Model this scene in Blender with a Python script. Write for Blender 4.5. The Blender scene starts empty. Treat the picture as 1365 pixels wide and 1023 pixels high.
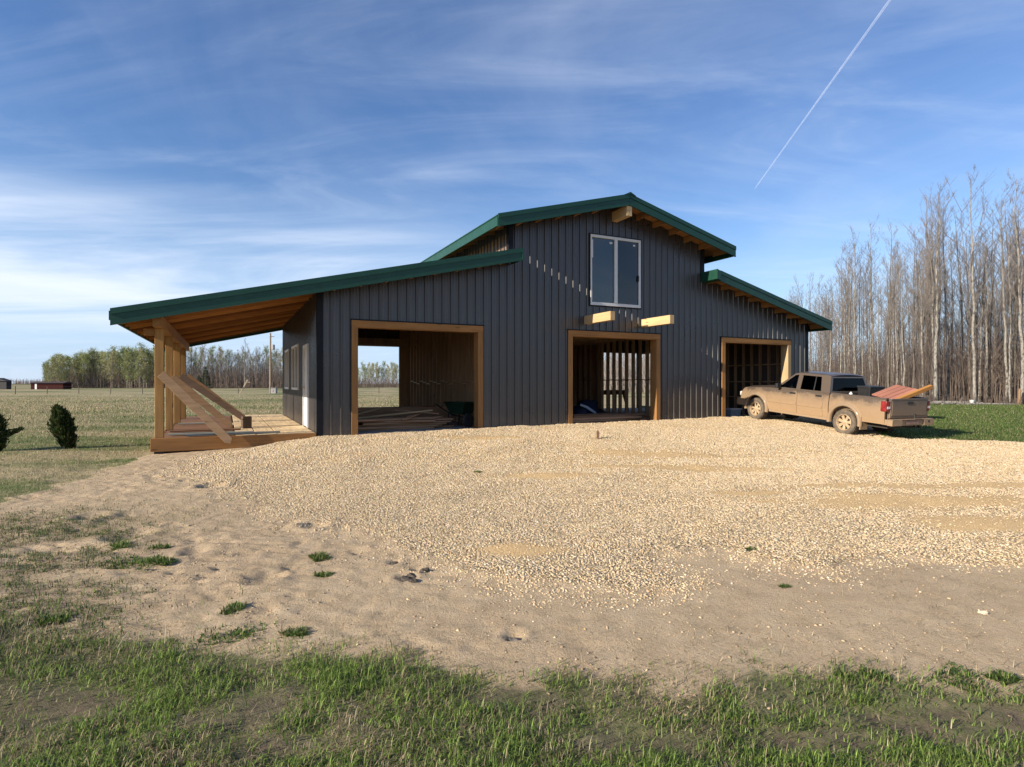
import bpy, bmesh, math, random
import numpy as np
from mathutils import Vector, Matrix
from mathutils.geometry import tessellate_polygon
C = bpy.context.scene.collection
R = math.radians
PI = math.pi
random.seed(7)
rng = np.random.default_rng(11)

# ------------------------------------------------------------------ helpers
def put(o, parent=None):
    C.objects.link(o)
    if parent is not None: o.parent = parent
    return o

def tag(o, label=None, cat=None, group=None, kind=None):
    if label: o['label'] = label
    if cat: o['category'] = cat
    if group: o['group'] = group
    if kind: o['kind'] = kind
    return o

def empty(name, loc=(0, 0, 0), rz=0.0):
    o = bpy.data.objects.new(name, None)
    o.empty_display_size = 0.2
    o.location = loc
    o.rotation_euler = (0, 0, rz)
    return put(o)

def copy_tree(o, parent=None):
    c = o.copy()
    C.objects.link(c)
    if parent is not None: c.parent = parent
    for ch in list(o.children): copy_tree(ch, c)
    return c

class MB:
    def __init__(s): s.v = []; s.f = []
    def add(s, vs, fs):
        n = len(s.v)
        s.v.extend([tuple(p) for p in vs])
        s.f.extend([tuple(i + n for i in f) for f in fs])
        return s
    def quad(s, a, b, c, d): return s.add([a, b, c, d], [(0, 1, 2, 3)])
    def box(s, lo, hi):
        x0, y0, z0 = lo; x1, y1, z1 = hi
        return s.add([(x0,y0,z0),(x1,y0,z0),(x1,y1,z0),(x0,y1,z0),(x0,y0,z1),(x1,y0,z1),(x1,y1,z1),(x0,y1,z1)],
                     [(0,3,2,1),(4,5,6,7),(0,1,5,4),(1,2,6,5),(2,3,7,6),(3,0,4,7)])
    def prism(s, poly, a, b):
        """poly: list of 3D points (a face), extruded by vector from offset a to b (vectors)"""
        n = len(poly); a = Vector(a); b = Vector(b)
        vs = [Vector(p) + a for p in poly] + [Vector(p) + b for p in poly]
        fs = [tuple(range(n))[::-1], tuple(range(n, 2*n))] + [(i, (i+1) % n, n + (i+1) % n, n + i) for i in range(n)]
        return s.add(vs, fs)
    def bar(s, p, q, w, h, up=(0, 0, 1)):
        """rectangular bar from p to q, width w (sideways), height h (towards up)"""
        p = Vector(p); q = Vector(q); d = (q - p).normalized()
        side = d.cross(Vector(up)).normalized(); u = side.cross(d).normalized()
        poly = [p + side*w/2 + u*h/2, p - side*w/2 + u*h/2, p - side*w/2 - u*h/2, p + side*w/2 - u*h/2]
        return s.prism(poly, (0, 0, 0), q - p)
    def tube(s, pts, rads, n=6, cap=True):
        pts = [Vector(p) for p in pts]; rings = []
        vs = []; fs = []
        for i, p in enumerate(pts):
            d = (pts[min(i+1, len(pts)-1)] - pts[max(i-1, 0)])
            if d.length < 1e-6: d = Vector((0, 0, 1))
            d.normalize()
            a = d.cross(Vector((0.31, 0.95, 0.05)) if abs(d.z) > .9 else Vector((0, 0, 1))).normalized()
            b = d.cross(a)
            for k in range(n):
                t = 2*PI*k/n
                vs.append(p + (a*math.cos(t) + b*math.sin(t))*rads[i])
        for i in range(len(pts)-1):
            for k in range(n):
                fs.append((i*n+k, i*n+(k+1) % n, (i+1)*n+(k+1) % n, (i+1)*n+k))
        if cap:
            fs.append(tuple(range(n))[::-1]); fs.append(tuple(range((len(pts)-1)*n, len(pts)*n)))
        return s.add(vs, fs)
    def lathe(s, prof, n=24, axis='y', c=(0, 0, 0)):
        """prof: (r, a) pairs, a along axis"""
        vs = []; fs = []; m = len(prof)
        for k in range(n):
            t = 2*PI*k/n
            for r, a in prof:
                x, z = r*math.cos(t), r*math.sin(t)
                p = (x, a, z) if axis == 'y' else (x, z, a)
                vs.append((p[0]+c[0], p[1]+c[1], p[2]+c[2]))
        for k in range(n):
            for j in range(m-1):
                fs.append((k*m+j, k*m+j+1, ((k+1) % n)*m+j+1, ((k+1) % n)*m+j))
        return s.add(vs, fs)
    def poly2(s, loops, fn):
        """2-D polygon with holes, mapped to 3-D by fn"""
        flat = [p for L in loops for p in L]
        tris = tessellate_polygon([[Vector((p[0], p[1], 0)) for p in L] for L in loops])
        return s.add([fn(*p) for p in flat], [tuple(t) for t in tris])
    def build(s, name, m, parent=None, smooth=False, bevel=0.0, fix=True):
        me = bpy.data.meshes.new(name)
        me.from_pydata(s.v, [], s.f)
        if fix or bevel:
            bm = bmesh.new(); bm.from_mesh(me)
            if smooth: bmesh.ops.remove_doubles(bm, verts=bm.verts, dist=1e-5)
            bmesh.ops.recalc_face_normals(bm, faces=bm.faces)
            bm.to_mesh(me); bm.free()
        if m: me.materials.append(m)
        if smooth: me.polygons.foreach_set('use_smooth', [True]*len(me.polygons))
        o = bpy.data.objects.new(name, me)
        if bevel:
            b = o.modifiers.new('bevel', 'BEVEL'); b.width = bevel; b.segments = 2; b.limit_method = 'ANGLE'; b.angle_limit = R(40)
        return put(o, parent)

def np_mesh(name, v, tris, m, col=None, parent=None):
    me = bpy.data.meshes.new(name)
    me.vertices.add(len(v)); me.vertices.foreach_set('co', v.astype(np.float32).ravel())
    k = tris.shape[1]
    me.loops.add(tris.size); me.loops.foreach_set('vertex_index', tris.astype(np.int32).ravel())
    me.polygons.add(len(tris)); me.polygons.foreach_set('loop_start', np.arange(0, tris.size, k, dtype=np.int32))
    if col is not None:
        a = me.color_attributes.new('Tint', 'FLOAT_COLOR', 'POINT')
        a.data.foreach_set('color', np.concatenate([col, np.ones((len(col), 1))], 1).astype(np.float32).ravel())
    me.update(calc_edges=True); me.validate()
    if m: me.materials.append(m)
    return put(bpy.data.objects.new(name, me), parent)

# value noise, vectorised
def _h(i, j, s):
    n = (i*374761393 + j*668265263 + s*974711) & 0x7fffffff
    n = ((n ^ (n >> 13))*1274126177) & 0x7fffffff
    return ((n ^ (n >> 16)) & 0xffff)/65535.0
def vnoise(x, y, s=0):
    x = np.asarray(x, float); y = np.asarray(y, float)
    i = np.floor(x).astype(np.int64); j = np.floor(y).astype(np.int64)
    u = x-i; v = y-j; u = u*u*(3-2*u); v = v*v*(3-2*v)
    return (_h(i, j, s)*(1-u)+_h(i+1, j, s)*u)*(1-v)+(_h(i, j+1, s)*(1-u)+_h(i+1, j+1, s)*u)*v
def fbm(x, y, o=4, s=0):
    t = 0; a = .5
    for k in range(o):
        t = t + a*vnoise(x*2**k, y*2**k, s+k*17); a *= .5
    return t/(1-.5**o)
def sstep(a, b, x):
    t = np.clip((x-a)/(b-a), 0, 1); return t*t*(3-2*t)

# ------------------------------------------------------------------ materials
class N:
    def __init__(s, name):
        s.m = bpy.data.materials.new(name); s.m.use_nodes = True
        s.t = s.m.node_tree; s.t.nodes.clear()
        s.out = s.n('ShaderNodeOutputMaterial'); s.b = s.n('ShaderNodeBsdfPrincipled')
        s.l(s.b.outputs[0], s.out.inputs[0])
    def n(s, typ, **kw):
        o = s.t.nodes.new(typ)
        for k, v in kw.items(): setattr(o, k, v)
        return o
    def l(s, a, b): s.t.links.new(a, b)
    def set(s, **kw):
        for k, v in kw.items():
            i = s.b.inputs[k.replace('_', ' ')]
            if isinstance(v, (int, float)): i.default_value = v
            elif isinstance(v, tuple): i.default_value = (*v, 1)
            else: s.l(v, i)
        return s
    def coord(s, which='Object', scale=(1, 1, 1), rot=(0, 0, 0)):
        c = s.n('ShaderNodeTexCoord'); mp = s.n('ShaderNodeMapping')
        mp.inputs['Scale'].default_value = scale; mp.inputs['Rotation'].default_value = rot
        s.l(c.outputs[which], mp.inputs[0]); return mp.outputs[0]
    def noise(s, vec, scale=5, detail=4, rough=.55, dist=0):
        o = s.n('ShaderNodeTexNoise'); s.l(vec, o.inputs['Vector'])
        o.inputs['Scale'].default_value = scale; o.inputs['Detail'].default_value = detail
        o.inputs['Roughness'].default_value = rough; o.inputs['Distortion'].default_value = dist
        return o.outputs['Fac']
    def ramp(s, fac, stops):
        o = s.n('ShaderNodeValToRGB'); s.l(fac, o.inputs[0]); e = o.color_ramp.elements
        while len(e) < len(stops): e.new(.5)
        for k, (p, c) in enumerate(stops):
            e[k].position = p; e[k].color = (c, c, c, 1) if isinstance(c, (int, float)) else (*c, 1)
        return o.outputs[0]
    def mix(s, fac, a, b, mode='MIX'):
        o = s.n('ShaderNodeMix', data_type='RGBA', blend_type=mode)
        for i, v in ((0, fac), (6, a), (7, b)):
            if isinstance(v, (int, float)): o.inputs[i].default_value = v if i == 0 else (v, v, v, 1)
            elif isinstance(v, tuple): o.inputs[i].default_value = (*v, 1)
            else: s.l(v, o.inputs[i])
        return o.outputs[2]
    def math(s, op, a, b=0.0, c=None, clamp=False):
        o = s.n('ShaderNodeMath', operation=op, use_clamp=clamp)
        for i, v in enumerate((a, b) if c is None else (a, b, c)):
            if isinstance(v, (int, float)): o.inputs[i].default_value = v
            else: s.l(v, o.inputs[i])
        return o.outputs[0]
    def bump(s, h, strength=.3, dist=.01):
        o = s.n('ShaderNodeBump'); o.inputs['Strength'].default_value = strength; o.inputs['Distance'].default_value = dist
        s.l(h, o.inputs['Height']); s.l(o.outputs[0], s.b.inputs['Normal'])
    def attr(s, name):
        o = s.n('ShaderNodeAttribute'); o.attribute_name = name; return o

def sc(c, k): return tuple(x*k for x in c)

def plain(name, col, rough=.6, var=.15, scale=6, metallic=0.0, bump=0.0, spec=.5, coat=0.0):
    m = N(name); v = m.coord()
    n = m.noise(v, scale, 6)
    m.set(Base_Color=m.ramp(n, [(.25, sc(col, 1-var)), (.75, sc(col, 1+var))]), Metallic=metallic)
    m.set(Roughness=m.ramp(m.noise(v, scale*2.3, 4), [(.3, max(rough-.1, .02)), (.7, min(rough+.1, 1))]))
    m.b.inputs['Specular IOR Level'].default_value = spec
    if coat: m.b.inputs['Coat Weight'].default_value = coat
    if bump: m.bump(m.noise(v, scale*4, 5), bump, .01)
    return m.m

def wood(name, col, axis='x', rough=.75, var=.35, knots=True, grey=0.0):
    m = N(name)
    st = {'x': (.5, 9, 9), 'y': (9, .5, 9), 'z': (9, 9, .5)}[axis]
    v = m.coord('Object', st)
    g = m.noise(v, 2.2, 8, .62, .6)
    c = m.ramp(g, [(.2, sc(col, 1-var)), (.5, col), (.8, sc(col, 1+var))])
    big = m.noise(m.coord('Object', tuple(x**.5 for x in st)), 1.3, 3)
    c = m.mix(m.ramp(big, [(.35, 0.0), (.7, .55)]), c, sc(col, .62))
    if grey: c = m.mix(m.ramp(m.noise(m.coord(), 2.5, 5), [(.4, 0.0), (.65, grey)]), c, (.3, .29, .26))
    if knots:
        vo = m.n('ShaderNodeTexVoronoi'); m.l(m.coord('Object', {'x': (1.3, 5, 5), 'y': (5, 1.3, 5), 'z': (5, 5, 1.3)}[axis]), vo.inputs['Vector'])
        vo.inputs['Scale'].default_value = .9
        c = m.mix(m.ramp(vo.outputs['Distance'], [(.05, .75), (.11, 0.0)]), c, sc(col, .25))
    oi = m.n('ShaderNodeObjectInfo')
    c = m.mix(1.0, c, m.ramp(oi.outputs['Random'], [(0, .74), (1, 1.0)]), 'MULTIPLY')
    m.set(Base_Color=c, Roughness=rough)
    m.b.inputs['Specular IOR Level'].default_value = .25
    m.bump(g, .35, .004)
    return m.m

def siding(name, col):
    m = N(name); v = m.coord('Object')
    n = m.noise(v, .7, 5); n2 = m.noise(m.coord('Object', (6, 6, .4)), 3, 5)
    c = m.ramp(n2, [(.3, sc(col, .86)), (.7, sc(col, 1.14))])
    c = m.mix(m.ramp(n, [(.5, 0.0), (.8, .3)]), c, (.09, .08, .07))
    # splashed dust just above the ground
    sp = m.n('ShaderNodeSeparateXYZ'); m.l(v, sp.inputs[0])
    d = m.math('MULTIPLY', m.ramp(m.math('MULTIPLY_ADD', m.noise(v, 5, 5), .5, sp.outputs[2]), [(.5, 1.0), (.95, 0.0)]), .45)
    c = m.mix(d, c, (.17, .13, .095))
    m.set(Base_Color=c, Roughness=m.ramp(n, [(.3, .24), (.7, .38)]))
    m.b.inputs['Specular IOR Level'].default_value = .7; m.bump(m.noise(v, 2.0, 3), .10, .01)
    return m.m

M = {}
M['siding'] = siding('charcoal_siding', (.044, .037, .034))
M['trim_dark'] = plain('dark_trim', (.007, .008, .012), .5, .15, spec=.2)
M['green'] = plain('green_metal', (.007, .050, .030), .42, .12, 3, spec=.4)
M['green_lit'] = M['green']
M['roof'] = plain('green_roof', (.007, .048, .029), .42, .15, 2)
M['cedar_x'] = wood('stained_wood_x', (.38, .185, .062), 'x')
M['cedar_y'] = wood('stained_wood_y', (.38, .185, .062), 'y')
M['cedar_z'] = wood('stained_wood_z', (.38, .19, .065), 'z')
M['post'] = wood('post_wood', (.43, .24, .085), 'z', var=.4)
M['pine_x'] = wood('pine_x', (.62, .43, .22), 'x', var=.22)
M['pine_y'] = wood('pine_y', (.62, .43, .22), 'y', var=.22)
M['lit_jamb_z'] = wood('lit_jamb_z', (.55, .38, .20), 'z', var=.25)
M['stud'] = wood('stud_wood', (.52, .33, .185), 'z', var=.3)
M['sheath'] = wood('sheathing', (.50, .30, .155), 'z', var=.35)
M['brown_x'] = wood('brown_board_x', (.27, .135, .065), 'x', var=.4, grey=.12)
M['brown_y'] = wood('brown_board_y', (.20, .105, .055), 'y', var=.4, grey=.4)
M['lumber'] = wood('lumber_x', (.55, .30, .16), 'x', var=.35)
M['grey_x'] = wood('weathered_board', (.30, .31, .26), 'x', var=.3)
M['deck_x'] = wood('new_deck_board', (.80, .61, .37), 'y', var=.2, knots=False)
M['white'] = plain('white_vinyl', (.62, .62, .61), .45, .05)
M['black'] = plain('black_plastic', (.012, .012, .013), .5, .2)
M['rubber'] = plain('rubber', (.045, .04, .034), .85, .35, 14, bump=.3)
M['concrete'] = plain('concrete_floor', (.34, .31, .27), .9, .25, 2.5, bump=.2)

def glass(name, tint, refl=.12, gc=.9):
    m = bpy.data.materials.new(name); m.use_nodes = True; t = m.node_tree; t.nodes.clear()
    o = t.nodes.new('ShaderNodeOutputMaterial'); mx = t.nodes.new('ShaderNodeMixShader')
    tr = t.nodes.new('ShaderNodeBsdfTransparent'); gl = t.nodes.new('ShaderNodeBsdfGlossy')
    fr = t.nodes.new('ShaderNodeFresnel'); fr.inputs[0].default_value = 1.5
    ad = t.nodes.new('ShaderNodeMath'); ad.operation = 'ADD'; ad.inputs[1].default_value = refl; ad.use_clamp = True
    tr.inputs[0].default_value = (*tint, 1); gl.inputs['Roughness'].default_value = .03; gl.inputs[0].default_value = (gc, gc, gc, 1)
    t.links.new(fr.outputs[0], ad.inputs[0]); t.links.new(ad.outputs[0], mx.inputs[0])
    t.links.new(tr.outputs[0], mx.inputs[1]); t.links.new(gl.outputs[0], mx.inputs[2]); t.links.new(mx.outputs[0], o.inputs[0])
    return m
M['glass'] = glass('window_glass', (.35, .4, .42), .04)
M['screen'] = glass('insect_screen_glass', (.16, .17, .2), .02)
M['car_glass'] = glass('tinted_car_glass', (.3, .36, .33), .05)
M['car_glass_dark'] = glass('privacy_car_glass', (.03, .03, .035), -.02, .45)

def tinted(name, rough=.8, spec=.2, trans=0.0):
    m = N(name); a = m.attr('Tint')
    m.set(Base_Color=a.outputs['Color'], Roughness=rough)
    m.b.inputs['Specular IOR Level'].default_value = spec
    if trans:
        tl = m.n('ShaderNodeBsdfTranslucent'); m.l(a.outputs['Color'], tl.inputs[0])
        mx = m.n('ShaderNodeMixShader'); mx.inputs[0].default_value = trans
        m.l(m.b.outputs[0], mx.inputs[1]); m.l(tl.outputs[0], mx.inputs[2]); m.l(mx.outputs[0], m.out.inputs[0])
    return m.m
M['blade'] = tinted('grass_blade', .6, .25, .45)
M['stone'] = tinted('crushed_stone', .9, .2)
M['leaf'] = tinted('leaf', .6, .3, .3)
M['twig'] = plain('twig_bark', (.15, .128, .112), .9, .3, 1.5)

def bark(name, pale):
    m = N(name); v = m.coord('Object', (3, 3, 1))
    sp = m.n('ShaderNodeSeparateXYZ'); m.l(m.coord(), sp.inputs[0])
    n = m.noise(v, 3.5, 6, .65)
    base = m.ramp(n, [(.38, (.06, .05, .042)), (.5, sc(pale, .8)), (.75, sc(pale, 1.15))])
    m.set(Base_Color=base, Roughness=.9)
    m.bump(n, .4, .02)
    return m.m
M['bark'] = bark('aspen_bark', (.285, .262, .225))
M['bark_dark'] = bark('poplar_bark', (.17, .15, .125))

# ------------------------------------------------------------------ camera
CAMH = 1.5
F = 783.0
cam = bpy.data.cameras.new('camera'); cam.sensor_width = 36; cam.lens = F/1365*36
cam.clip_start = .05; cam.clip_end = 90000
camo = put(bpy.data.objects.new('camera', cam)); camo.location = (0, 0, CAMH); camo.rotation_euler = (R(90), 0, 0)
bpy.context.scene.camera = camo

# ------------------------------------------------------------------ layout frame of the barn
ANG = R(25.94); CA, SA = math.cos(ANG), math.sin(ANG)
AX, AY = -4.49, 13.6
W, D = 16.66, 9.4
CX0, CX1 = 4.91, 11.77
def loc2w(X, Y): return AX + X*CA - Y*SA, AY + X*SA + Y*CA
def w2loc(x, y):
    dx, dy = x-AX, y-AY
    return dx*CA + dy*SA, -dx*SA + dy*CA

def terrain(x, y):
    x = np.asarray(x, float); y = np.asarray(y, float)
    X, Y = w2loc(x, y)
    p = np.interp(X, [-4.2, -3.4, -1.5, 0, 5, 10, 16.6, 18.5, 22], [0, .03, .10, .27, .33, .385, .40, .3, 0])
    f = np.clip(1 - (-Y)/5.6, 0, 1); f = f*.85 + .15*sstep(-9, 0, Y)
    f = np.where(Y > 0, np.where(X < -.05, np.clip(1-Y/1.2, 0, 1), np.where(X > W, np.clip(1-Y/5, 0, 1), 1)), f)
    h = p*f
    inside = (Y > .12) & (X > .1) & (X < W-.1) & (Y < D-.05)
    h = np.where(inside, h*.4, h)
    h = np.where((Y >= D-.05) & (X > -.05) & (X < W+.5), p*np.clip(1-(Y-D)/5, 0, 1)*.6, h)
    return h

def px2w(px, py):
    u = (px-682.5)/F; v = (py-511.5)/F; h = 0.0
    for _ in range(12):
        y = (CAMH-h)/v; h = float(terrain(u*y, y))
    return u*y, y

def poly_sd(P, x, y):
    """signed distance (positive inside)"""
    P = np.array(P); n = len(P); d2 = np.full(x.shape, 1e18); ins = np.zeros(x.shape, bool)
    for i in range(n):
        a, b = P[i], P[(i+1) % n]; e = b-a
        t = np.clip(((x-a[0])*e[0]+(y-a[1])*e[1])/max(e@e, 1e-12), 0, 1)
        d2 = np.minimum(d2, (x-a[0]-t*e[0])**2+(y-a[1]-t*e[1])**2)
        c = ((a[1] > y) != (b[1] > y)) & (x < (b[0]-a[0])*(y-a[1])/(b[1]-a[1]+1e-15)+a[0])
        ins ^= c
    return np.where(ins, 1, -1)*np.sqrt(d2)

GRAVEL = [px2w(*p) for p in [(300, 604), (262, 612), (235, 636), (300, 650), (338, 668), (350, 692), (480, 706), (545, 746),
          (640, 769), (740, 786), (850, 789), (910, 776), (880, 743), (960, 737), (1040, 758), (1110, 766), (1180, 746),
          (1280, 746), (1365, 758), (1600, 790)]] + [(22, 7), (30, 11)] + [px2w(*p) for p in [(1500, 599), (1365, 591), (1300, 588), (1238, 586), (1180, 584)]] + \
         [loc2w(17.6, -2.5), loc2w(17.2, .3), loc2w(8, .4), loc2w(0, .3), loc2w(-.6, .15)]
DIRT = [px2w(*p) for p in [(205, 606), (150, 622), (70, 645), (0, 664), (-140, 700), (-260, 790), (-120, 800), (0, 818), (90, 850), (200, 846), (330, 868), (420, 866),
        (520, 880), (640, 902), (760, 906), (900, 926), (1030, 908), (1130, 906), (1250, 916), (1365, 906), (1560, 900)]] + \
       [(22, 5), (30, 11)] + [loc2w(8, 0), loc2w(0, .2), loc2w(-3.4, .3)]

def zones(x, y):
    nz = (fbm(x*1.6, y*1.6, 4, 3)-.5)
    nf = (fbm(x*7, y*7, 3, 9)-.5)
    g = poly_sd(GRAVEL, x, y) + nz*.35 + nf*.16
    d = poly_sd(DIRT, x, y) + nz*.7*np.clip(y/5, .5, 2) + nf*.25
    gravel = sstep(-.12, .30, g)
    lawn = 1 - sstep(-.25, .25, d)
    lawn = np.where(gravel > .5, 0, lawn)
    # thin grass on the left side of the dirt
    thin = sstep(-1.0, -4.0, x)*sstep(9.5, 6.0, y)*sstep(.38, .72, fbm(x*2.1, y*2.1, 5, 21))
    lawn = np.maximum(lawn, thin*.42*(gravel < .5))
    return gravel, lawn

# ------------------------------------------------------------------ ground sheet
def axis_pts(lo, hi, step, far, g=1.12):
    a = list(np.arange(lo, hi+1e-6, step)); s = step; v = hi
    while v < far: s *= g; v += s; a.append(v)
    s = step; v = lo; pre = []
    while v > -far: s *= g; v -= s; pre.append(v)
    return np.array(pre[::-1]+a)
gx = axis_pts(-8, 8, .032, 6500, 1.06); gy = axis_pts(1.6, 12, .032, 6500, 1.06)
gy = np.concatenate([[-300, -60, -12, -3, 0, 1.0], gy[gy >= 1.6]])
XX, YY = np.meshgrid(gx, gy)
hz = terrain(XX, YY)
gr, la = zones(XX, YY)
near = sstep(45, 15, np.hypot(XX, YY-6))
X_, Y_ = w2loc(XX, YY)
bare = (1-gr)*(1-la)
sandm = .5*sstep(.56, .66, fbm(XX*.45+9, YY*1.3, 4, 60)+.10*(fbm(XX*3, YY*5, 3, 61)-.5))*sstep(8, 9.5, YY)
for (px, py, rx_, ry_) in [(890, 608, 2.2, .5), (900, 626, 1.9, .35), (730, 637, 1.0, .25), (1000, 660, .6, .18), (1240, 672, 2.2, .5), (1180, 652, 1.4, .3), (1310, 700, .9, .35), (700, 740, .5, .25), (1340, 650, 1.2, .3), (640, 585, 1.6, .3)]:
    cx, cy = px2w(px, py); sandm = np.maximum(sandm, sstep(1.25, .55, np.hypot((XX-cx)/rx_, (YY-cy)/ry_)+(fbm(XX*2.2, YY*4, 4, 62)-.5)*1.1))
rel = (fbm(XX*1.2, YY*1.2, 3, 5)-.5)*.025*bare*(.4+.6*sstep(2, -2, XX)) + (fbm(XX*13, YY*13, 3, 6)-.5)*.024*bare*sstep(1.5, -2, XX) + (fbm(XX*9, YY*9, 2, 6)-.5)*.010*bare
rough_ = bare*np.clip(.15+sstep(1.0, -2.5, XX), 0, 1)*(.35+.65*sstep(.42, .62, fbm(XX*.9, YY*.9, 4, 15)))*sstep(14, 9, YY)
rel += (fbm(XX*12+YY*2, YY*24-XX*3, 3, 16)-.5)*.034*rough_ - .022*rough_*sstep(.62, .74, fbm(XX*5, YY*9, 3, 18))
rel += (fbm(XX*1.5, YY*1.5, 4, 8)-.5)*.07*la + (fbm(XX*6, YY*6, 3, 2)-.5)*.035*la
rel += (fbm(XX*.9, YY*.9, 3, 12)-.5)*.10*gr + .025*gr
for (px, py, r, dp) in [(686, 848, .055, .03), (540, 770, .07, .02), (555, 760, .05, .02), (283, 648, .16, .05), (170, 715, .16, .04), (525, 750, .05, .02), (350, 770, .12, .03), (260, 735, .10, .03), (420, 700, .12, .03), (120, 690, .14, .04)]:
    cx, cy = px2w(px, py); q = np.hypot(XX-cx, (YY-cy)*.8)/r
    rel += -dp*np.exp(-q**2) + dp*.5*np.exp(-((q-1.5)/.5)**2)
for path in ([(1127, 588), (1170, 620), (1260, 680), (1420, 790)], [(1205, 586), (1260, 615), (1370, 668), (1560, 750)], [(800, 575), (860, 640), (960, 720), (1120, 860)], [(900, 570), (970, 630), (1090, 710), (1290, 850)]):
    pw = [px2w(*p) for p in path]; dd = np.full(XX.shape, 1e9)
    for a_, b_ in zip(pw, pw[1:]):
        e = np.subtract(b_, a_); t_ = np.clip(((XX-a_[0])*e[0]+(YY-a_[1])*e[1])/(e@e), 0, 1); dd = np.minimum(dd, np.hypot(XX-a_[0]-t_*e[0], YY-a_[1]-t_*e[1]))
    dd = dd + (fbm(XX*1.5, YY*1.5, 3, 63)-.5)*.2
    sandm = np.maximum(sandm, .30*sstep(.30, .08, dd)*sstep(.35, .6, fbm(XX*1.1, YY*2, 3, 64)))
keep = np.where((Y_ > -.05) & (Y_ < D+.3) & (X_ > -3.5) & (X_ < W+.3), .15, 1)
hz = hz + rel*near*keep + (1-near)*(fbm(XX*.05, YY*.05, 3, 4)-.5)*.25*sstep(25, 60, np.hypot(XX, YY))
def ground_z(x, y):
    i = np.clip(np.searchsorted(gx, x)-1, 0, len(gx)-2); j = np.clip(np.searchsorted(gy, y)-1, 0, len(gy)-2)
    u = (x-gx[i])/(gx[i+1]-gx[i]); v = (y-gy[j])/(gy[j+1]-gy[j])
    return (hz[j, i]*(1-u)+hz[j, i+1]*u)*(1-v)+(hz[j+1, i]*(1-u)+hz[j+1, i+1]*u)*v
def gz(x, y): return float(ground_z(np.array([x]), np.array([y]))[0])
nx, ny = len(gx), len(gy)
V = np.stack([XX.ravel(), YY.ravel(), hz.ravel()], 1)
I = (np.arange(ny-1)[:, None]*nx + np.arange(nx-1)[None, :]).ravel()
Q = np.stack([I, I+1, I+nx+1, I+nx], 1)
# green share: right lawn green, left field mostly dry with greener strips, foreground green
WOODZ = lambda u: np.interp(u, [.0, .30, .464, .482, .568, .648, .712, .872, 1.02], [150, 125, 90, 80, 57, 48, 43.5, 41, 39])
right_lawn = sstep(.47, .52, XX/np.maximum(YY, 1))*sstep(14, 16, YY)*sstep(75, 50, YY)
fore = sstep(6.5, 5.2, YY)*sstep(-2.5, -.5, XX+3)
field_green = .06+.5*sstep(.42, .64, fbm(XX*.14+3, YY*.40, 4, 31)) + .15*sstep(40, 120, YY)
green = np.clip(np.maximum(np.maximum(right_lawn*.95, fore*.45), field_green), 0, 1)
UU = XX/np.maximum(YY, 1)
wood_floor = sstep(-.8, 1.2, YY-WOODZ(UU)+(fbm(XX*.6, YY*.6, 3, 77)-.5)*3)*(UU > .40)*(YY > 5)
cols = np.stack([gr.ravel(), la.ravel(), green.ravel()], 1)

g = N('ground_material'); a = g.attr('Tint'); s3 = g.n('ShaderNodeSeparateColor'); g.l(a.outputs['Color'], s3.inputs[0])
v = g.coord('Object'); fine = g.noise(v, 34, 8, .7); mid = g.noise(v, 4.5, 8, .62); big = g.noise(v, .5, 5); tiny = g.noise(v, 120, 4, .7)
dirt = g.ramp(mid, [(.25, (.40, .30, .182)), (.5, (.51, .39, .245)), (.8, (.58, .46, .305))])
dirt = g.mix(g.ramp(fine, [(.30, .7), (.46, 0.0)]), dirt, (.25, .175, .11))
dirt = g.mix(g.ramp(tiny, [(.35, .5), (.5, 0.0)]), dirt, (.28, .20, .125))
dirt = g.mix(g.ramp(big, [(.45, 0.0), (.75, .5)]), dirt, (.36, .26, .165))
vo = g.n('ShaderNodeTexVoronoi'); g.l(v, vo.inputs['Vector']); vo.inputs['Scale'].default_value = 26
vb = g.n('ShaderNodeTexVoronoi', feature='DISTANCE_TO_EDGE'); g.l(v, vb.inputs['Vector']); vb.inputs['Scale'].default_value = 26
sepv = g.n('ShaderNodeSeparateColor'); g.l(vo.outputs['Color'], sepv.inputs[0])
grav = g.ramp(sepv.outputs[0], [(.0, (.36, .265, .155)), (.35, (.47, .36, .225)), (.75, (.54, .425, .28)), (1.0, (.64, .54, .40))])
grav = g.mix(g.ramp(vb.outputs['Distance'], [(.0, .6), (.08, 0.0)]), grav, (.30, .22, .125))
sandy = g.attr('Sand').outputs['Fac']
grav = g.mix(g.math('MULTIPLY', sandy, .85), grav, g.ramp(fine, [(.3, (.58, .38, .17)), (.7, (.74, .52, .26))]))
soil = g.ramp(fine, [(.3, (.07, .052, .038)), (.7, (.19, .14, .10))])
gcol = g.ramp(fine, [(.25, (.045, .06, .018)), (.5, (.10, .14, .04)), (.8, (.19, .21, .085))])
dry = g.ramp(g.noise(g.coord('Object', (1, 1.6, 1)), 9, 9, .72), [(.25, (.19, .16, .085)), (.5, (.34, .28, .16)), (.8, (.48, .40, .25))])
pat = g.math('ADD', s3.outputs[2], g.math('MULTIPLY', g.math('SUBTRACT', g.noise(v, 1.7, 7, .6), .5), .9), clamp=True)
grass = g.mix(g.ramp(pat, [(.3, 0.0), (.65, 1.0)]), dry, gcol)
lm = g.math('ADD', s3.outputs[1], g.math('MULTIPLY', g.math('SUBTRACT', fine, .5), .7), clamp=True)
col = g.mix(g.ramp(lm, [(.4, 0.0), (.6, 1.0)]), dirt, grass)
wf = g.attr('Woods'); litter = g.ramp(g.noise(v, 6, 8, .7), [(.3, (.06, .045, .032)), (.6, (.17, .125, .085)), (.85, (.30, .24, .16))])
col = g.mix(wf.outputs['Fac'], col, litter)
gm = g.math('ADD', s3.outputs[0], g.math('MULTIPLY', g.math('SUBTRACT', fine, .5), .8), clamp=True)
gmr = g.ramp(gm, [(.4, 0.0), (.6, 1.0)])
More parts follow.
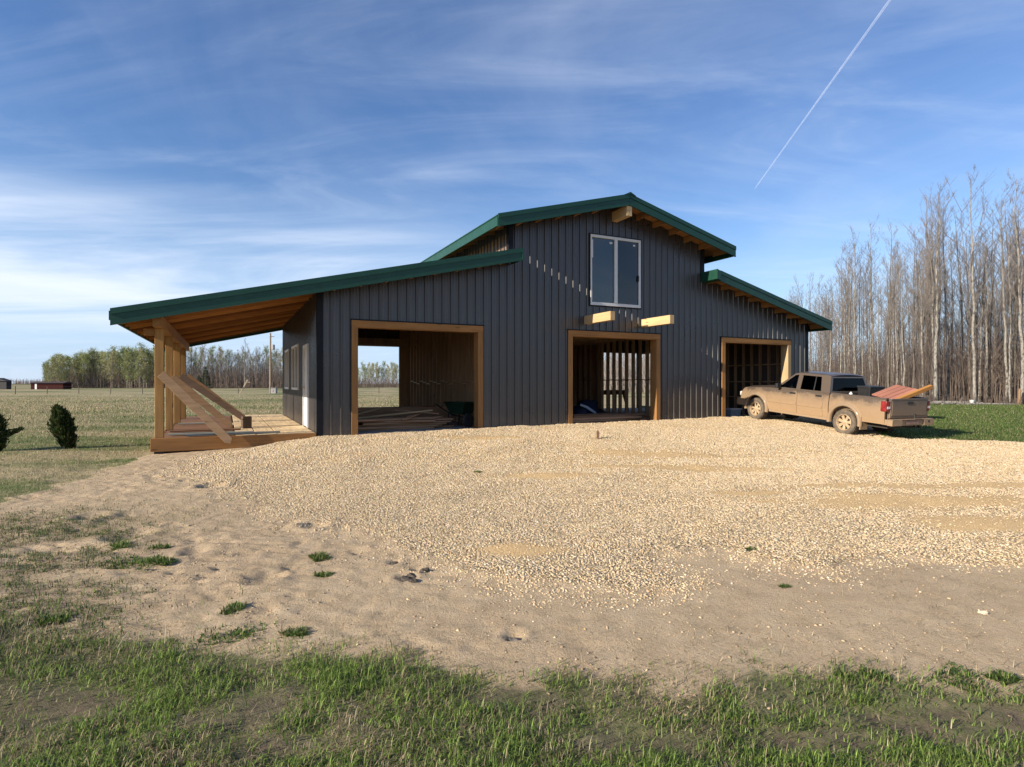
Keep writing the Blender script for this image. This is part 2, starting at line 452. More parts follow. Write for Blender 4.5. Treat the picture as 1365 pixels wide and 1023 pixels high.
col = g.mix(gmr, col, grav)
bs = g.attr('SoilShade')
col = g.mix(g.math('MULTIPLY', bs.outputs['Fac'], g.ramp(mid, [(.3, 1.0), (.65, .35)])), col, soil)  # bare soil patches, plus shade painted under the near turf
g.set(Base_Color=col, Roughness=.95); g.b.inputs['Specular IOR Level'].default_value = .15
hgt = g.math('ADD', g.math('MULTIPLY', fine, .6), g.math('MULTIPLY', tiny, .4))
hgt = g.math('ADD', hgt, g.math('MULTIPLY', g.math('MULTIPLY', g.ramp(vb.outputs['Distance'], [(.0, 0.0), (.25, 1.0)]), gmr), g.math('SUBTRACT', 1.2, sandy)))
g.bump(hgt, .9, .025)
M['ground'] = g.m
ground = np_mesh('ground', V, Q, M['ground'], cols)
me = ground.data
at = me.attributes.new('Woods', 'FLOAT', 'POINT'); at.data.foreach_set('value', wood_floor.ravel().astype(np.float32))
at = me.attributes.new('Sand', 'FLOAT', 'POINT'); at.data.foreach_set('value', sandm.ravel().astype(np.float32))
soil_shade = np.zeros_like(XX)
for (px, py, rx, ry) in [(60, 935, .55, .22), (-40, 950, .5, .3), (300, 955, .22, .18), (1290, 965, .5, .16), (690, 930, .25, .12), (330, 1000, .25, .1), (860, 990, .3, .1), (1100, 985, .35, .1)]:
    cx, cy = px2w(px, py); soil_shade = np.maximum(soil_shade, sstep(1.3, .6, np.hypot((XX-cx)/rx, (YY-cy)/ry)+(fbm(XX*4, YY*4, 3, 40)-.5)*.9))
bald = soil_shade.copy(); soil_shade = np.maximum(soil_shade, .75*np.clip(fore*1.5, 0, 1)*la)  # dark soil colour under foreground turf paints the shade between blades
def sparse(x, y): return sstep(0, .9, -x-1.9-(y-3.5)*.62)*sstep(7.4, 5.8, y)*sstep(2.8, 3.2, y)*sstep(.34, .56, fbm(x*1.7, y*2.4, 5, 101))
soil_shade = np.maximum(soil_shade, .85*sparse(XX, YY)*(.3+.9*fbm(XX*6, YY*6, 3, 102)))
at = me.attributes.new('SoilShade', 'FLOAT', 'POINT'); at.data.foreach_set('value', soil_shade.ravel().astype(np.float32))
me.polygons.foreach_set('use_smooth', [True]*len(me.polygons))
tag(ground, kind='structure')
def grid_val(A, x, y):
    i = np.clip(np.searchsorted(gx, x)-1, 0, nx-2); j = np.clip(np.searchsorted(gy, y)-1, 0, ny-2)
    return A[j, i]

# ------------------------------------------------------------------ loose gravel stones
ico_v = []; ph = (1+5**.5)/2
for s1 in (-1, 1):
    for s2 in (-1, 1): ico_v += [(0, s1, s2*ph), (s1, s2*ph, 0), (s2*ph, 0, s1)]
bm = bmesh.new()
for p in ico_v: bm.verts.new(p)
bmesh.ops.convex_hull(bm, input=bm.verts); bm.verts.ensure_lookup_table(); bm.verts.index_update()
ICO_V = np.array([v_.co[:] for v_ in bm.verts])/1.9; ICO_F = np.array([[q.index for q in f.verts] for f in bm.faces]); bm.free()
OCT_V = np.array([(1, 0, 0), (-1, 0, 0), (0, 1, 0), (0, -1, 0), (0, 0, 1), (0, 0, -1)], float)*1.12
OCT_F = np.array([(0, 2, 4), (2, 1, 4), (1, 3, 4), (3, 0, 4), (2, 0, 5), (1, 2, 5), (3, 1, 5), (0, 3, 5)])
def stones(x, y, size, ICO_V, ICO_F):
    n = len(x); z = ground_z(x, y)
    k = len(ICO_V)
    jit = 1 + (rng.random((n, k, 1))-.5)*.55
    scl = np.stack([.75+.6*rng.random(n), .6+.4*rng.random(n), .4+.35*rng.random(n)], 1)[:, None, :]
    P = ICO_V[None]*jit*scl*size[:, None, None]
    t = rng.random(n)*2*PI; c_, s_ = np.cos(t)[:, None], np.sin(t)[:, None]
    til = (rng.random(n)-.5)*1.2; ct, st = np.cos(til)[:, None], np.sin(til)[:, None]
    y2 = P[..., 1]*ct-P[..., 2]*st; z2 = P[..., 1]*st+P[..., 2]*ct
    px_ = P[..., 0]*c_-y2*s_+x[:, None]; py_ = P[..., 0]*s_+y2*c_+y[:, None]; pz_ = z2+z[:, None]+size[:, None]*.08
    Vv = np.stack([px_, py_, pz_], -1).reshape(-1, 3)
    Ff = (ICO_F[None]+(np.arange(n)*k)[:, None, None]).reshape(-1, 3)
    base = np.array([.54, .42, .26]); b = (.78+.4*rng.random((n, 1)))*(1+(rng.random((n, 3))-.5)*.12)
    col = base*b; w_ = rng.random(n) < .12; col[w_] = np.array([.62, .53, .41])*(.8+.4*rng.random((w_.sum(), 1)))
    o_ = rng.random(n) < .10; col[o_] = np.array([.42, .28, .14])*(.7+.5*rng.random((o_.sum(), 1)))
    return Vv, Ff, np.repeat(np.clip(col, 0, .85), k, 0)
def scatter_poly(n, x0, x1, y0, y1, power=1.0):
    x = x0+(x1-x0)*rng.random(n); y = y0+(y1-y0)*rng.random(n)**power
    return x, y
x, y = scatter_poly(900000, -7, 15.5, 3.6, 19.5, 1.35)
ok = np.abs(x/y) < .93
x, y = x[ok], y[ok]
gdst = poly_sd(GRAVEL, x, y) + (fbm(x*1.6, y*1.6, 4, 3)-.5)*.5 + (fbm(x*6, y*6, 3, 9)-.5)*.45
gv = sstep(-.42, .28, gdst)**1.5
Xl, Yl = w2loc(x, y)
sand = grid_val(sandm, x, y)
ok = (rng.random(len(x)) < gv*(1-.93*sand)) & (Yl < .02)
xa, ya = x[ok], y[ok]
# strays on the dirt
xs, ys = scatter_poly(9000, -4, 8, 3.2, 9, 1.0)
gd = poly_sd(GRAVEL, xs, ys)
prob = np.exp(gd/.45)*.55 + .008 + .5*np.exp(-(np.hypot(xs-px2w(930, 838)[0], (ys-px2w(930, 838)[1])*1.5)/.45)**2) + .6*np.exp(-(np.hypot(xs-px2w(1255, 880)[0], (ys-px2w(1255, 880)[1])*1.4)/.14)**2)
k_ = (gd < 0) & (rng.random(len(xs)) < prob) & (grid_val(la, xs, ys) < .6)
xa = np.concatenate([xa, xs[k_]]); ya = np.concatenate([ya, ys[k_]])
size = (.0050+.009*rng.random(len(xa))**2.4)*np.clip(ya/7, .9, 1.7)
nr_ = ya < 7.5; Vv, Ff, cc = stones(xa[nr_], ya[nr_], size[nr_], ICO_V, ICO_F); V2, F2, c2 = stones(xa[~nr_], ya[~nr_], size[~nr_], OCT_V, OCT_F)
Ff = np.concatenate([Ff, F2+len(Vv)]); Vv = np.concatenate([Vv, V2]); cc = np.concatenate([cc, c2])
o = np_mesh('gravel', Vv, Ff, M['stone'], cc); tag(o, 'loose tan crushed gravel spread over the yard before the barn', 'gravel', kind='stuff')


# ------------------------------------------------------------------ crumbs of soil on the bare ground
x, y = scatter_poly(270000, -8.5, 9, 2.6, 12.5, 1.4)
bm_ = grid_val(bare, x, y); cl = fbm(x*2.0, y*2.0, 4, 44)
pk = bm_*np.clip(.10+.9*sstep(.45, .68, cl)*sstep(3.0, -1.5, x)+.25*sstep(.55, .7, cl), 0, 1)
k_ = rng.random(len(x)) < pk*.45; x, y = x[k_], y[k_]
sz = .0022+.010*rng.random(len(x))**4
Vv, Ff, cc = stones(x, y, sz, ICO_V, ICO_F)
cc = np.repeat(np.array([.44, .33, .205])*(.5+.65*rng.random((len(x), 1))), len(ICO_V), 0)
tag(np_mesh('soil_crumbs', Vv, Ff, M['stone'], cc), 'dry clods and crumbs of tan soil strewn over the bare ground', 'soil', kind='stuff')
# ------------------------------------------------------------------ grass
def blades(x, y, length, width, col, bend=.5, z=None, az=None):
    n = len(x); z = ground_z(x, y)-.004 if z is None else z
    a = rng.random(n)*2*PI if az is None else az
    lean = bend*(.15+1.45*rng.random(n)**1.4); dx, dy = np.cos(a), np.sin(a); sx, sy = -dy*width/2, dx*width/2
    m_l = length*.55; o1 = np.sin(lean*.5)*m_l; h1 = np.cos(lean*.5)*m_l
    o2 = o1+np.sin(np.minimum(lean*1.5, 1.55))*length*.45; h2 = h1+np.cos(np.minimum(lean*1.5, 1.75))*length*.45
    P = np.zeros((n, 5, 3))
    P[:, 0] = np.stack([x-sx, y-sy, z], 1); P[:, 1] = np.stack([x+sx, y+sy, z], 1)
    P[:, 2] = np.stack([x+dx*o1-sx*.75, y+dy*o1-sy*.75, z+h1], 1); P[:, 3] = np.stack([x+dx*o1+sx*.75, y+dy*o1+sy*.75, z+h1], 1)
    P[:, 4] = np.stack([x+dx*o2, y+dy*o2, z+h2], 1)
    T = np.array([[0, 1, 3], [0, 3, 2], [2, 3, 4]])
    return P.reshape(-1, 3), (T[None]+(np.arange(n)*5)[:, None, None]).reshape(-1, 3), np.repeat(col, 5, 0)
def gcolors(n, pg, greens=((.06, .12, .018), (.10, .17, .03)), straws=((.24, .19, .10), (.42, .35, .2))):
    t = rng.random((n, 1)); gcol_ = np.array(greens[0])*(1-t)+np.array(greens[1])*t
    scol = np.array(straws[0])*(1-t)+np.array(straws[1])*t
    return np.where((rng.random(n) < pg)[:, None], gcol_, scol)*(.5+.95*rng.random((n, 1)))
# foreground turf, in tufts
n = 1000000
x, y = scatter_poly(n, -6.5, 6.5, 2.15, 8.2, 2.0)
ok = np.abs(x/y) < .95; x, y = x[ok], y[ok]
lw = grid_val(la, x, y)*(1-.85*grid_val(bald, x, y))
tuft = sstep(.28, .66, .6*fbm(x*7, y*7, 3, 70)+.4*fbm(x*1.7, y*1.7, 3, 72))
ok = rng.random(len(x)) < lw*(.3+.7*tuft)*np.where(y > 5.0, .45, 1)*(1-.6*sstep(3.1, 3.9, y)*sstep(-.6, -1.8, x))*(.52+.48*sstep(.38, .58, .65*fbm(x*1.9, y*2.6, 4, 81)+.35*fbm(x*9, y*9, 2, 82)))*(.35+.65*sstep(4.7, 3.6, y))
x, y, tuft = x[ok], y[ok], tuft[ok]
dens = fbm(x*1.4, y*1.4, 3, 71)
pg = np.clip(.80+1.6*(dens-.5), .2, .97)*np.where(y > 4.6, .75, 1)
isg = rng.random(len(x)) < pg; keepb = isg | (rng.random(len(x)) < .8); x, y, tuft, isg = x[keepb], y[keepb], tuft[keepb], isg[keepb]
ln = np.where(isg, .016+.056*rng.random(len(x))**1.5*(.35+tuft), .02+.04*rng.random(len(x)))
P, T, cc = blades(x, y, ln, .0028+.003*rng.random(len(x)), gcolors(len(x), isg.astype(float), ((.12, .19, .035), (.27, .37, .085)), ((.28, .22, .125), (.50, .41, .26))), np.where(isg, 1.75, 2.0))
n3 = 230000; x3 = -7.5+6*rng.random(n3); y3 = 2.9+4.6*rng.random(n3); k3 = rng.random(n3) < sparse(x3, y3)*(.25+.6*sstep(.45, .6, fbm(x3*8, y3*8, 2, 103))); x3, y3 = x3[k3], y3[k3]
P3, T3, c3 = blades(x3, y3, .014+.04*rng.random(len(x3))**1.3, .0035+.0035*rng.random(len(x3)), gcolors(len(x3), .72, ((.07, .11, .03), (.15, .20, .06)), ((.20, .16, .10), (.38, .31, .2))), 1.35)
T = np.concatenate([T, T3+len(P)]); P = np.concatenate([P, P3]); cc = np.concatenate([cc, c3])
n2 = 170000; x2, y2 = scatter_poly(n2, -6.5, 6.5, 2.15, 8.5, 1.9); lw2 = grid_val(la, x2, y2); nb2 = sstep(.40, .62, fbm(x2*2.3, y2*2.3, 4, 90))
k2 = (rng.random(n2) < (1-.85*grid_val(bald, x2, y2))*np.maximum(lw2*(.25+.75*nb2), .16*nb2*(grid_val(gr, x2, y2) < .3)*sstep(6, 3.6, y2))); x2, y2 = x2[k2], y2[k2]
P2, T2, c2 = blades(x2, y2, .02+.06*rng.random(len(x2))**1.5, .002+.002*rng.random(len(x2)), gcolors(len(x2), 0, straws=((.20, .155, .09), (.52, .43, .28))), 2.5, z=ground_z(x2, y2)+.004)
T = np.concatenate([T, T2+len(P)]); P = np.concatenate([P, P2]); cc = np.concatenate([cc, c2])
o = np_mesh('grass', P, T, M['blade'], cc); tag(o, 'patchy green turf mixed with straw along the dirt', 'grass', kind='stuff')

# left field: dry short grass
n = 330000
y = 5.2+86*rng.random(n)**2.6; x = y*(-.95+1.0*rng.random(n))
Xl, Yl = w2loc(x, y)
lw = grid_val(la, x, y)
ok = (rng.random(n) < lw*(1-.9*sstep(35, 88, y))*sstep(5.2, 8.5, y)) & ~((Xl > -3.45) & (Xl < W+.2) & (Yl > -.15) & (Yl < D+.2)) & ((x < -3) | (y > 20))
x, y = x[ok], y[ok]
gs = grid_val(green, x, y)
k_ = np.clip(y/14, .7, 2.4)
P, T, cc = blades(x, y, (.03+.06*rng.random(len(x)))*k_**.7, (.005+.005*rng.random(len(x)))*k_**1.3, gcolors(len(x), .24+.9*gs, ((.12, .16, .05), (.19, .23, .08)), ((.34, .28, .16), (.56, .47, .30))), 1.45)
o = np_mesh('field_grass', P, T, M['blade'], cc); tag(o, 'short dry tan field grass around and behind the barn', 'field grass', kind='stuff')

# right lawn
n = 120000
y = 13+28*rng.random(n)**1.2; x = y*(.6+.42*rng.random(n))
Xl, Yl = w2loc(x, y)
ok = (grid_val(la, x, y) > .5) & (y < WOODZ(x/y)+.5) & ~((Xl < W+.3) & (Yl > -.1) & (Yl < D))
x, y = x[ok], y[ok]; k_ = np.clip(y/14, .7, 2.4)
P, T, cc = blades(x, y, (.04+.05*rng.random(len(x)))*k_**.4, (.008+.006*rng.random(len(x)))*k_, gcolors(len(x), .85, ((.085, .135, .03), (.15, .21, .06)), ((.28, .23, .12), (.4, .33, .2))), .9)
o = np_mesh('lawn_grass', P, T, M['blade'], cc); tag(o, 'lush green lawn beside the pickup, up to the wood', 'lawn', kind='stuff')

# ------------------------------------------------------------------ BARN
barn = empty('barn', (AX, AY, 0), ANG)
tag(barn, 'dark charcoal ribbed metal barn with green roof edges, open bays and a side porch', 'barn')
OV = .72           # rake overhang in front
def up_line(X): return 6.83 - .262*abs(X-8.34)
def ll_line(X): return 2.91 + .2319*(X+3.91)
def lr_line(X): return 4.99 - .2545*(X-11.64)
def top_front(X):
    if X < CX0: return ll_line(X)-.07
    if X <= CX1: return up_line(X)-.07
    return lr_line(X)-.07

def rib_pts(s0, s1, pitch=.2286, h=.028, minor=True, phase=.06):
    """profile polyline (s, off) between s0 and s1"""
    pts = [(s0, 0.0)]
    k = math.floor((s0-phase)/pitch)-1
    while True:
        c = phase + k*pitch; k += 1
        if c - .035 > s1: break
        for ds, o_ in ((-.030, 0), (-.016, h), (.016, h), (.030, 0)):
            if s0 + 1e-4 < c+ds < s1 - 1e-4: pts.append((c+ds, o_))
        if minor:
            for q in (.08, .148):
                for ds, o_ in ((-.012, 0), (0, .005), (.012, 0)):
                    if s0 + 1e-4 < c+q+ds < s1 - 1e-4: pts.append((c+q+ds, o_))
    pts.append((s1, 0.0))
    return pts
def off_at(pts, s):
    for (a, oa), (b, ob) in zip(pts, pts[1:]):
        if a <= s <= b: return oa if b-a < 1e-9 else oa+(ob-oa)*(s-a)/(b-a)
    return 0.0
def ribbed_wall(mb, s0, s1, bot, top, holes, fn, cuts=()):
    pts = rib_pts(s0, s1)
    for c in list(cuts)+[e for h in holes for e in (h[0], h[1])]:
        if s0 < c < s1: pts.append((c-1e-4, off_at(sorted(pts), c))); pts.append((c+1e-4, off_at(sorted(pts), c)))
    pts.sort()
    for (a, oa), (b, ob) in zip(pts, pts[1:]):
        if b-a < 1e-6: continue
        mid_ = (a+b)/2; iv = [(bot, None)]
        hs = sorted([(h[2], h[3]) for h in holes if h[0]-1e-6 <= mid_ <= h[1]+1e-6])
        segs = []; cur = bot
        for z0, z1 in hs:
            if z0 > cur: segs.append((cur, cur, z0, z0))
            cur = z1
        segs.append((cur, cur, top(a+1e-5), top(b-1e-5)))
        for za, zb, zc, zd in segs:
            if zc-za < .004 and zd-zb < .004: continue
            mb.quad(fn(a, za, oa), fn(b, zb, ob), fn(b, zd, ob), fn(a, zc, oa))
DOORS = [(.753, 4.138), (6.727, 10.007), (12.543, 15.779)]
HEAD = 3.02
WIN = (7.48, 9.27, 3.76, 5.79)
holes = [(a+.02, b-.02, -1, HEAD-.02) for a, b in DOORS] + [(WIN[0]-.005, WIN[1]+.005, WIN[2]-.005, WIN[3]+.005)]
mb = MB(); ribbed_wall(mb, 0, W, -.1, top_front, holes, lambda s, z, o_: (s, -o_, z), (CX0, CX1, 8.34))
mb.build('wall', M['siding'], barn)['label'] = 'dark ribbed gable wall facing the gravel'
# left wall
LH = [(1.56, 2.56, .36, 2.52), (3.92, 5.66, 1.31, 2.66), (6.7, 8.1, 1.31, 2.66)]
mb = MB(); ribbed_wall(mb, 0, D, -.1, lambda s: ll_line(0)-.09, LH, lambda s, z, o_: (-o_, s, z)); mb.build('wall', M['siding'], barn)
mb = MB(); ribbed_wall(mb, 0, D, -.1, lambda s: lr_line(W)-.09, [(8.35, 9.3, .4, 2.95)], lambda s, z, o_: (W+o_, s, z)); mb.build('wall', M['siding'], barn)
mb = MB(); ribbed_wall(mb, 0, W, -.1, top_front, [(.75, 4.43, -1, 2.99), (13.2, 16.45, .3, 2.99)], lambda s, z, o_: (s, D+o_, z), (CX0, CX1, 8.34)); mb.build('wall', M['siding'], barn)
for X, ln_, sg in ((CX0, ll_line, -1), (CX1, lr_line, 1)):
    mb = MB(); ribbed_wall(mb, .002, D-.002, ln_(X)-.05, lambda s: up_line(X)-.07, [], lambda s, z, o_: (X+sg*o_, s, z)); mb.build('wall', M['siding'], barn)
# corner trims
for X, z0, z1 in ((0, -.1, ll_line(0)-.1), (W, -.1, lr_line(W)-.1), (CX0, ll_line(CX0)+.02, up_line(CX0)-.1), (CX1, lr_line(CX1)+.02, up_line(CX1)-.1)):
    s_ = -1 if X < 8 else 1
    mb = MB()
    mb.box((min(X+s_*.03, X-s_*.11), -.034, z0), (max(X+s_*.03, X-s_*.11), -.024, z1))
    mb.box((min(X+s_*.024, X+s_*.034), -.024, z0), (max(X+s_*.024, X+s_*.034), .11, z1))
    mb.build('corner_trim', M['trim_dark'], barn)
# door frames
for a, b in DOORS:
    fr = MB()
    fr.box((a, -.05, HEAD-.15), (b, .0, HEAD-.018))
    fr.box((a+.002, -.046, HEAD-.3+.15-.035), (b-.002, .24, HEAD-.1505))
    f_ = fr.build('door_frame', M['cedar_x'], barn, bevel=.004)
    for x0, x1 in ((a, a+.15), (b-.15, b)):
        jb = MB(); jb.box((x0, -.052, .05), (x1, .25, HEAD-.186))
        jb.build('jamb', M['cedar_z'] if not (a > 12 and x0 > 14) else M['lit_jamb_z'], f_, bevel=.004)  # sunlight put into the colour: paler wood on the one sunlit jamb
    fl = MB()
    fl.box((a-.03, -.028, .1), (a-.001, -.002, HEAD)); fl.box((b+.001, -.028, .1), (b+.03, -.002, HEAD)); fl.box((a-.03, -.056, HEAD-.017), (b+.03, -.002, HEAD+.012))
    fl.build('flashing', M['trim_dark'], f_)
# upper window (sliding door)
x0, x1, z0, z1 = WIN
wf_ = MB()
wf_.box((x0, -.045, z0), (x1, .06, z0+.085)); wf_.box((x0, -.045, z1-.075), (x1, .06, z1))
wf_.box((x0, -.045, z0+.085), (x0+.05, .06, z1-.075)); wf_.box((x1-.075, -.045, z0+.085), (x1, .06, z1-.075)); wf_.box((8.315, -.05, z0+.085), (8.42, .05, z1-.075))
win = wf_.build('window', M['white'], barn, bevel=.004)
fl = MB()
fl.box((x0-.035, -.03, z0-.035), (x0-.001, -.001, z1+.035)); fl.box((x1+.001, -.03, z0-.035), (x1+.035, -.001, z1+.035)); fl.box((x0-.001, -.03, z1+.001), (x1+.001, -.001, z1+.035)); fl.box((x0-.001, -.03, z0-.035), (x1+.001, -.001, z0-.001))
fl.build('window_trim', M['trim_dark'], win)
MB().box((x0+.05, .0, z0+.085), (8.315, .012, z1-.075)).build('pane', M['glass'], win)
MB().box((8.42, -.012, z0+.085), (x1-.075, .0, z1-.075)).build('pane', M['screen'], win)
mb = MB()
mb.box((x0+.055, -.003, z1-.66), (x0+.11, -.0015, z1-.14))
for k in range(5): mb.box((x0+.06, -.004, z1-.14-.105*k-.085), (x0+.105, -.0029, z1-.145-.105*k))
mb.build('sticker', M['white'], win)
MB().box((8.16, -.004, z1-.21), (8.26, -.0015, z1-.15)).build('sticker', M['white'], win); MB().box((9.0, -.018, z1-.20), (9.08, -.0135, z1-.15)).build('sticker', M['white'], win)
MB().box((8.425, -.06, 4.62), (8.45, -.02, 4.75)).build('handle', M['black'], win); MB().box((9.16, -.062, 4.55), (9.19, -.04, 4.72)).build('handle', M['black'], win)
# left wall windows and door
for (a, b, c, d) in LH[1:]:
    w_ = MB()
    w_.box((-.05, a, c), (.05, b, c+.07)).box((-.05, a, d-.07), (.05, b, d)).box((-.05, a, c+.07), (.05, a+.07, d-.07)).box((-.05, b-.07, c+.07), (.05, b, d-.07)).box((-.045, (a+b)/2-.04, c+.07), (.045, (a+b)/2+.04, d-.07))
    w = w_.build('window', M['white'], barn)
    MB().box((-.006, a+.07, c+.07), (.006, b-.07, d-.07)).build('pane', M['glass'], w)
a, b, c, d = LH[0]
dr = MB(); dr.box((-.055, a, c), (.06, a+.09, d)).box((-.055, b-.09, c), (.06, b, d)).box((-.055, a+.09, d-.09), (.06, b-.09, d))
dr = dr.build('side_door', M['white'], barn)
ds = MB(); ds.box((-.02, a+.09, c+.01), (.025, b-.09, d-.09)); 
for q in (.55, 1.5): ds.box((-.03, a+.2, c+q-.3), (-.021, b-.2, c+q+.3))
ds.build('door_panel', M['white'], dr)
MB().lathe([(.0, -.05), (.03, -.045), (.03, -.02), (.012, -.015), (.012, .0)], 12, 'y').build('handle', plain('brass', (.5, .4, .2), .3, metallic=1), dr).matrix_local = Matrix.Translation((-.03, b-.16, 1.4)) @ Matrix.Rotation(R(-90), 4, 'Z')
# roofs
def roof(Xa, la_, Xb, y0, y1, name, eaves=('a',), rake_front=True):
    """one slope between Xa and Xb with line la_(X)"""
    za, zb = la_(Xa), la_(Xb)
    pts = rib_pts(y0, y1, minor=False, h=.019); mb = MB()
    for (p, op), (q, oq) in zip(pts, pts[1:]):
        if q-p < 1e-6: continue
        mb.quad((Xa, p, za+op), (Xa, q, za+oq), (Xb, q, zb+oq), (Xb, p, zb+op))
    r_ = mb.build(name, M['roof'], barn)
    dk = MB(); poly = [(Xa, 0, za-.008), (Xb, 0, zb-.008), (Xb, 0, zb-.065), (Xa, 0, za-.065)]
    dk.prism(poly, (0, y0+.03, 0), (0, y1-.03, 0)); dk.build('roof_deck', M['cedar_x'], r_)
    for yy, s_ in ((y0, -1), (y1, 1)):
        f_ = MB()
        f_.prism([(Xa, 0, za+.03), (Xb, 0, zb+.03), (Xb, 0, zb-.085), (Xa, 0, za-.085)], (0, yy-s_*.02 if s_ < 0 else yy-.02, 0), (0, yy+s_*.028, 0))
        f_.prism([(Xa, 0, za-.0855), (Xb, 0, zb-.0855), (Xb, 0, zb-.27), (Xa, 0, za-.27)], (0, yy-s_*.02, 0), (0, yy+s_*.008, 0))
        f_.prism([(Xa, 0, za-.2705), (Xb, 0, zb-.2705), (Xb, 0, zb-.295), (Xa, 0, za-.295)], (0, yy-s_*.03, 0), (0, yy+s_*.016, 0))
        f_.build('fascia', M['green'], r_)
    for e in eaves:
        X, z, s_ = (Xa, za, math.copysign(1, Xa-Xb)) if e == 'a' else (Xb, zb, math.copysign(1, Xb-Xa))
        f_ = MB(); f_.box((min(X-s_*.02, X+s_*.012), y0+.012, z-.27), (max(X-s_*.02, X+s_*.012), y1-.012, z-.03))
        f_.box((min(X-s_*.02, X+s_*.03), y0+.012, z-.0295), (max(X-s_*.02, X+s_*.03), y1-.012, z-.004))
        f_.build('fascia', M['green'], r_)
    return r_
YB = D+.28
rU1 = roof(4.25, up_line, 8.335, -OV, YB, 'roof'); rU2 = roof(12.43, up_line, 8.345, -OV, YB, 'roof')
rL = roof(-3.91, ll_line, CX0+.02, -OV, YB, 'roof', ())
MB().box((-3.935, -OV+.012, ll_line(-3.91)-.19), (-3.9, YB-.012, ll_line(-3.91)-.015)).build('eave_trim', M['green'], rL)
MB().prism([(CX0+.02, 0, ll_line(CX0)+.03), (CX0+.06, 0, ll_line(CX0)+.04), (CX0+.06, 0, ll_line(CX0)-.27), (CX0+.02, 0, ll_line(CX0)-.27)], (0, -OV-.028, 0), (0, -.04, 0)).build('end_trim', M['green'], rL)
rR = roof(16.99, lr_line, 11.79, -OV, YB, 'roof', ('a',))
# the right lean-to roof starts a little inside the gable
mb = MB(); mb.box((11.64, -OV-.028, lr_line(11.64)-.27), (11.67, -.045, lr_line(11.64)+.03)); mb.prism([(11.67, 0, lr_line(11.67)+.02), (11.79, 0, lr_line(11.79)+.02), (11.79, 0, lr_line(11.79)-.27), (11.67, 0, lr_line(11.67)-.27)], (0, -OV-.028, 0), (0, -.045, 0))
mb.build('end_trim', M['green'], rR)
mb = MB(); mb.prism([(8.14, 0, 6.83-.02), (8.34, 0, 6.905), (8.54, 0, 6.83-.02), (8.5, 0, 6.80), (8.34, 0, 6.85), (8.18, 0, 6.80)], (0, -OV-.05, 0), (0, YB+.03, 0)); mb.build('ridge_cap', M['green'], rU1)
# lookouts under the rakes
def lookouts(parent, xs, ln_):
    for X in xs:
        mb = MB(); mb.box((X-.022, -OV+.04, ln_(X)-.235), (X+.022, .0, ln_(X)-.075)); mb.build('lookout', M['cedar_y'], parent)
lookouts(rU1, [4.5+.61*k for k in range(6)], up_line); lookouts(rU2, [12.2-.61*k for k in range(6)], up_line)
lookouts(rL, [.35+.61*k for k in range(8)], ll_line); lookouts(rR, [11.95+.61*k for k in range(9)], lr_line)
mb = MB(); mb.prism([(4.3, 0, up_line(4.3)-.07), (8.3, 0, up_line(8.3)-.07), (8.3, 0, up_line(8.3)-.23), (4.3, 0, up_line(4.3)-.23)], (0, -OV+.03, 0), (0, -OV+.07, 0)).build('rake_rafter', M['cedar_x'], rU1)
mb = MB(); mb.prism([(12.38, 0, up_line(12.38)-.07), (8.4, 0, up_line(8.4)-.07), (8.4, 0, up_line(8.4)-.23), (12.38, 0, up_line(12.38)-.23)], (0, -OV+.03, 0), (0, -OV+.07, 0)).build('rake_rafter', M['cedar_x'], rU2)
MB().box((8.25, -OV+.01, 6.24), (8.43, .1, 6.52)).build('ridge_beam', M['pine_y'], barn, bevel=.005)
# eave soffit of the upper roof: short rafter tails
for k in range(16):
    y_ = .3+.61*k
    mb = MB(); mb.prism([(4.3, 0, up_line(4.3)-.075), (4.9, 0, up_line(4.9)-.075), (4.9, 0, up_line(4.9)-.215), (4.3, 0, up_line(4.3)-.215)], (0, y_-.02, 0), (0, y_+.02, 0)).build('rafter_tail', M['cedar_x'], rU1)
# porch rafters
SOF = [wood('soffit_wood', c_, 'x', var=.3) for c_ in ((.56, .26, .075), (.40, .17, .05), (.27, .11, .035))]
for k in range(17):
    y_ = -.42+.61*k
    mb = MB(); mb.prism([(-3.86, 0, ll_line(-3.86)-.075), (-.03, 0, ll_line(-.03)-.075), (-.03, 0, ll_line(-.03)-.205), (-3.86, 0, ll_line(-3.86)-.205)], (0, y_-.02, 0), (0, y_+.02, 0)).build('rafter', SOF[(k*5) % 3], rL)
# porch: posts, beam, deck
PY = [.1, 2.5, 5.05, 7.6]
for y_ in PY:
    ht = ll_line(-3.15)-.205-.24
    MB().box((-3.25, y_-.08, .362), (-3.09, y_+.08, ht)).build('post', M['post'], barn, bevel=.008)
MB().box((-3.235, -.55, ll_line(-3.15)-.205-.239), (-3.075, 9.3, ll_line(-3.15)-.205)).build('porch_beam', M['cedar_y'], barn, bevel=.006)
for y_ in PY:   # bolster blocks on the posts
    MB().box((-3.45, y_-.06, ll_line(-3.15)-.205-.38), (-3.253, y_+.06, ll_line(-3.15)-.205-.245)).build('bracket', M['cedar_x'], barn)
dk = MB(); dk.box((-3.32, -.06, .085), (-.05, .03, .36)); dk.box((-3.32, .031, .09), (-3.25, 9.3, .345)); dk.box((-3.25, 9.22, .09), (-.05, 9.3, .345))
porch = dk.build('porch_deck', M['cedar_x'], barn, bevel=.006)
MB().box((-3.26, .0, .0), (-3.08, .25, .085)).build('footing', M['black'], porch)
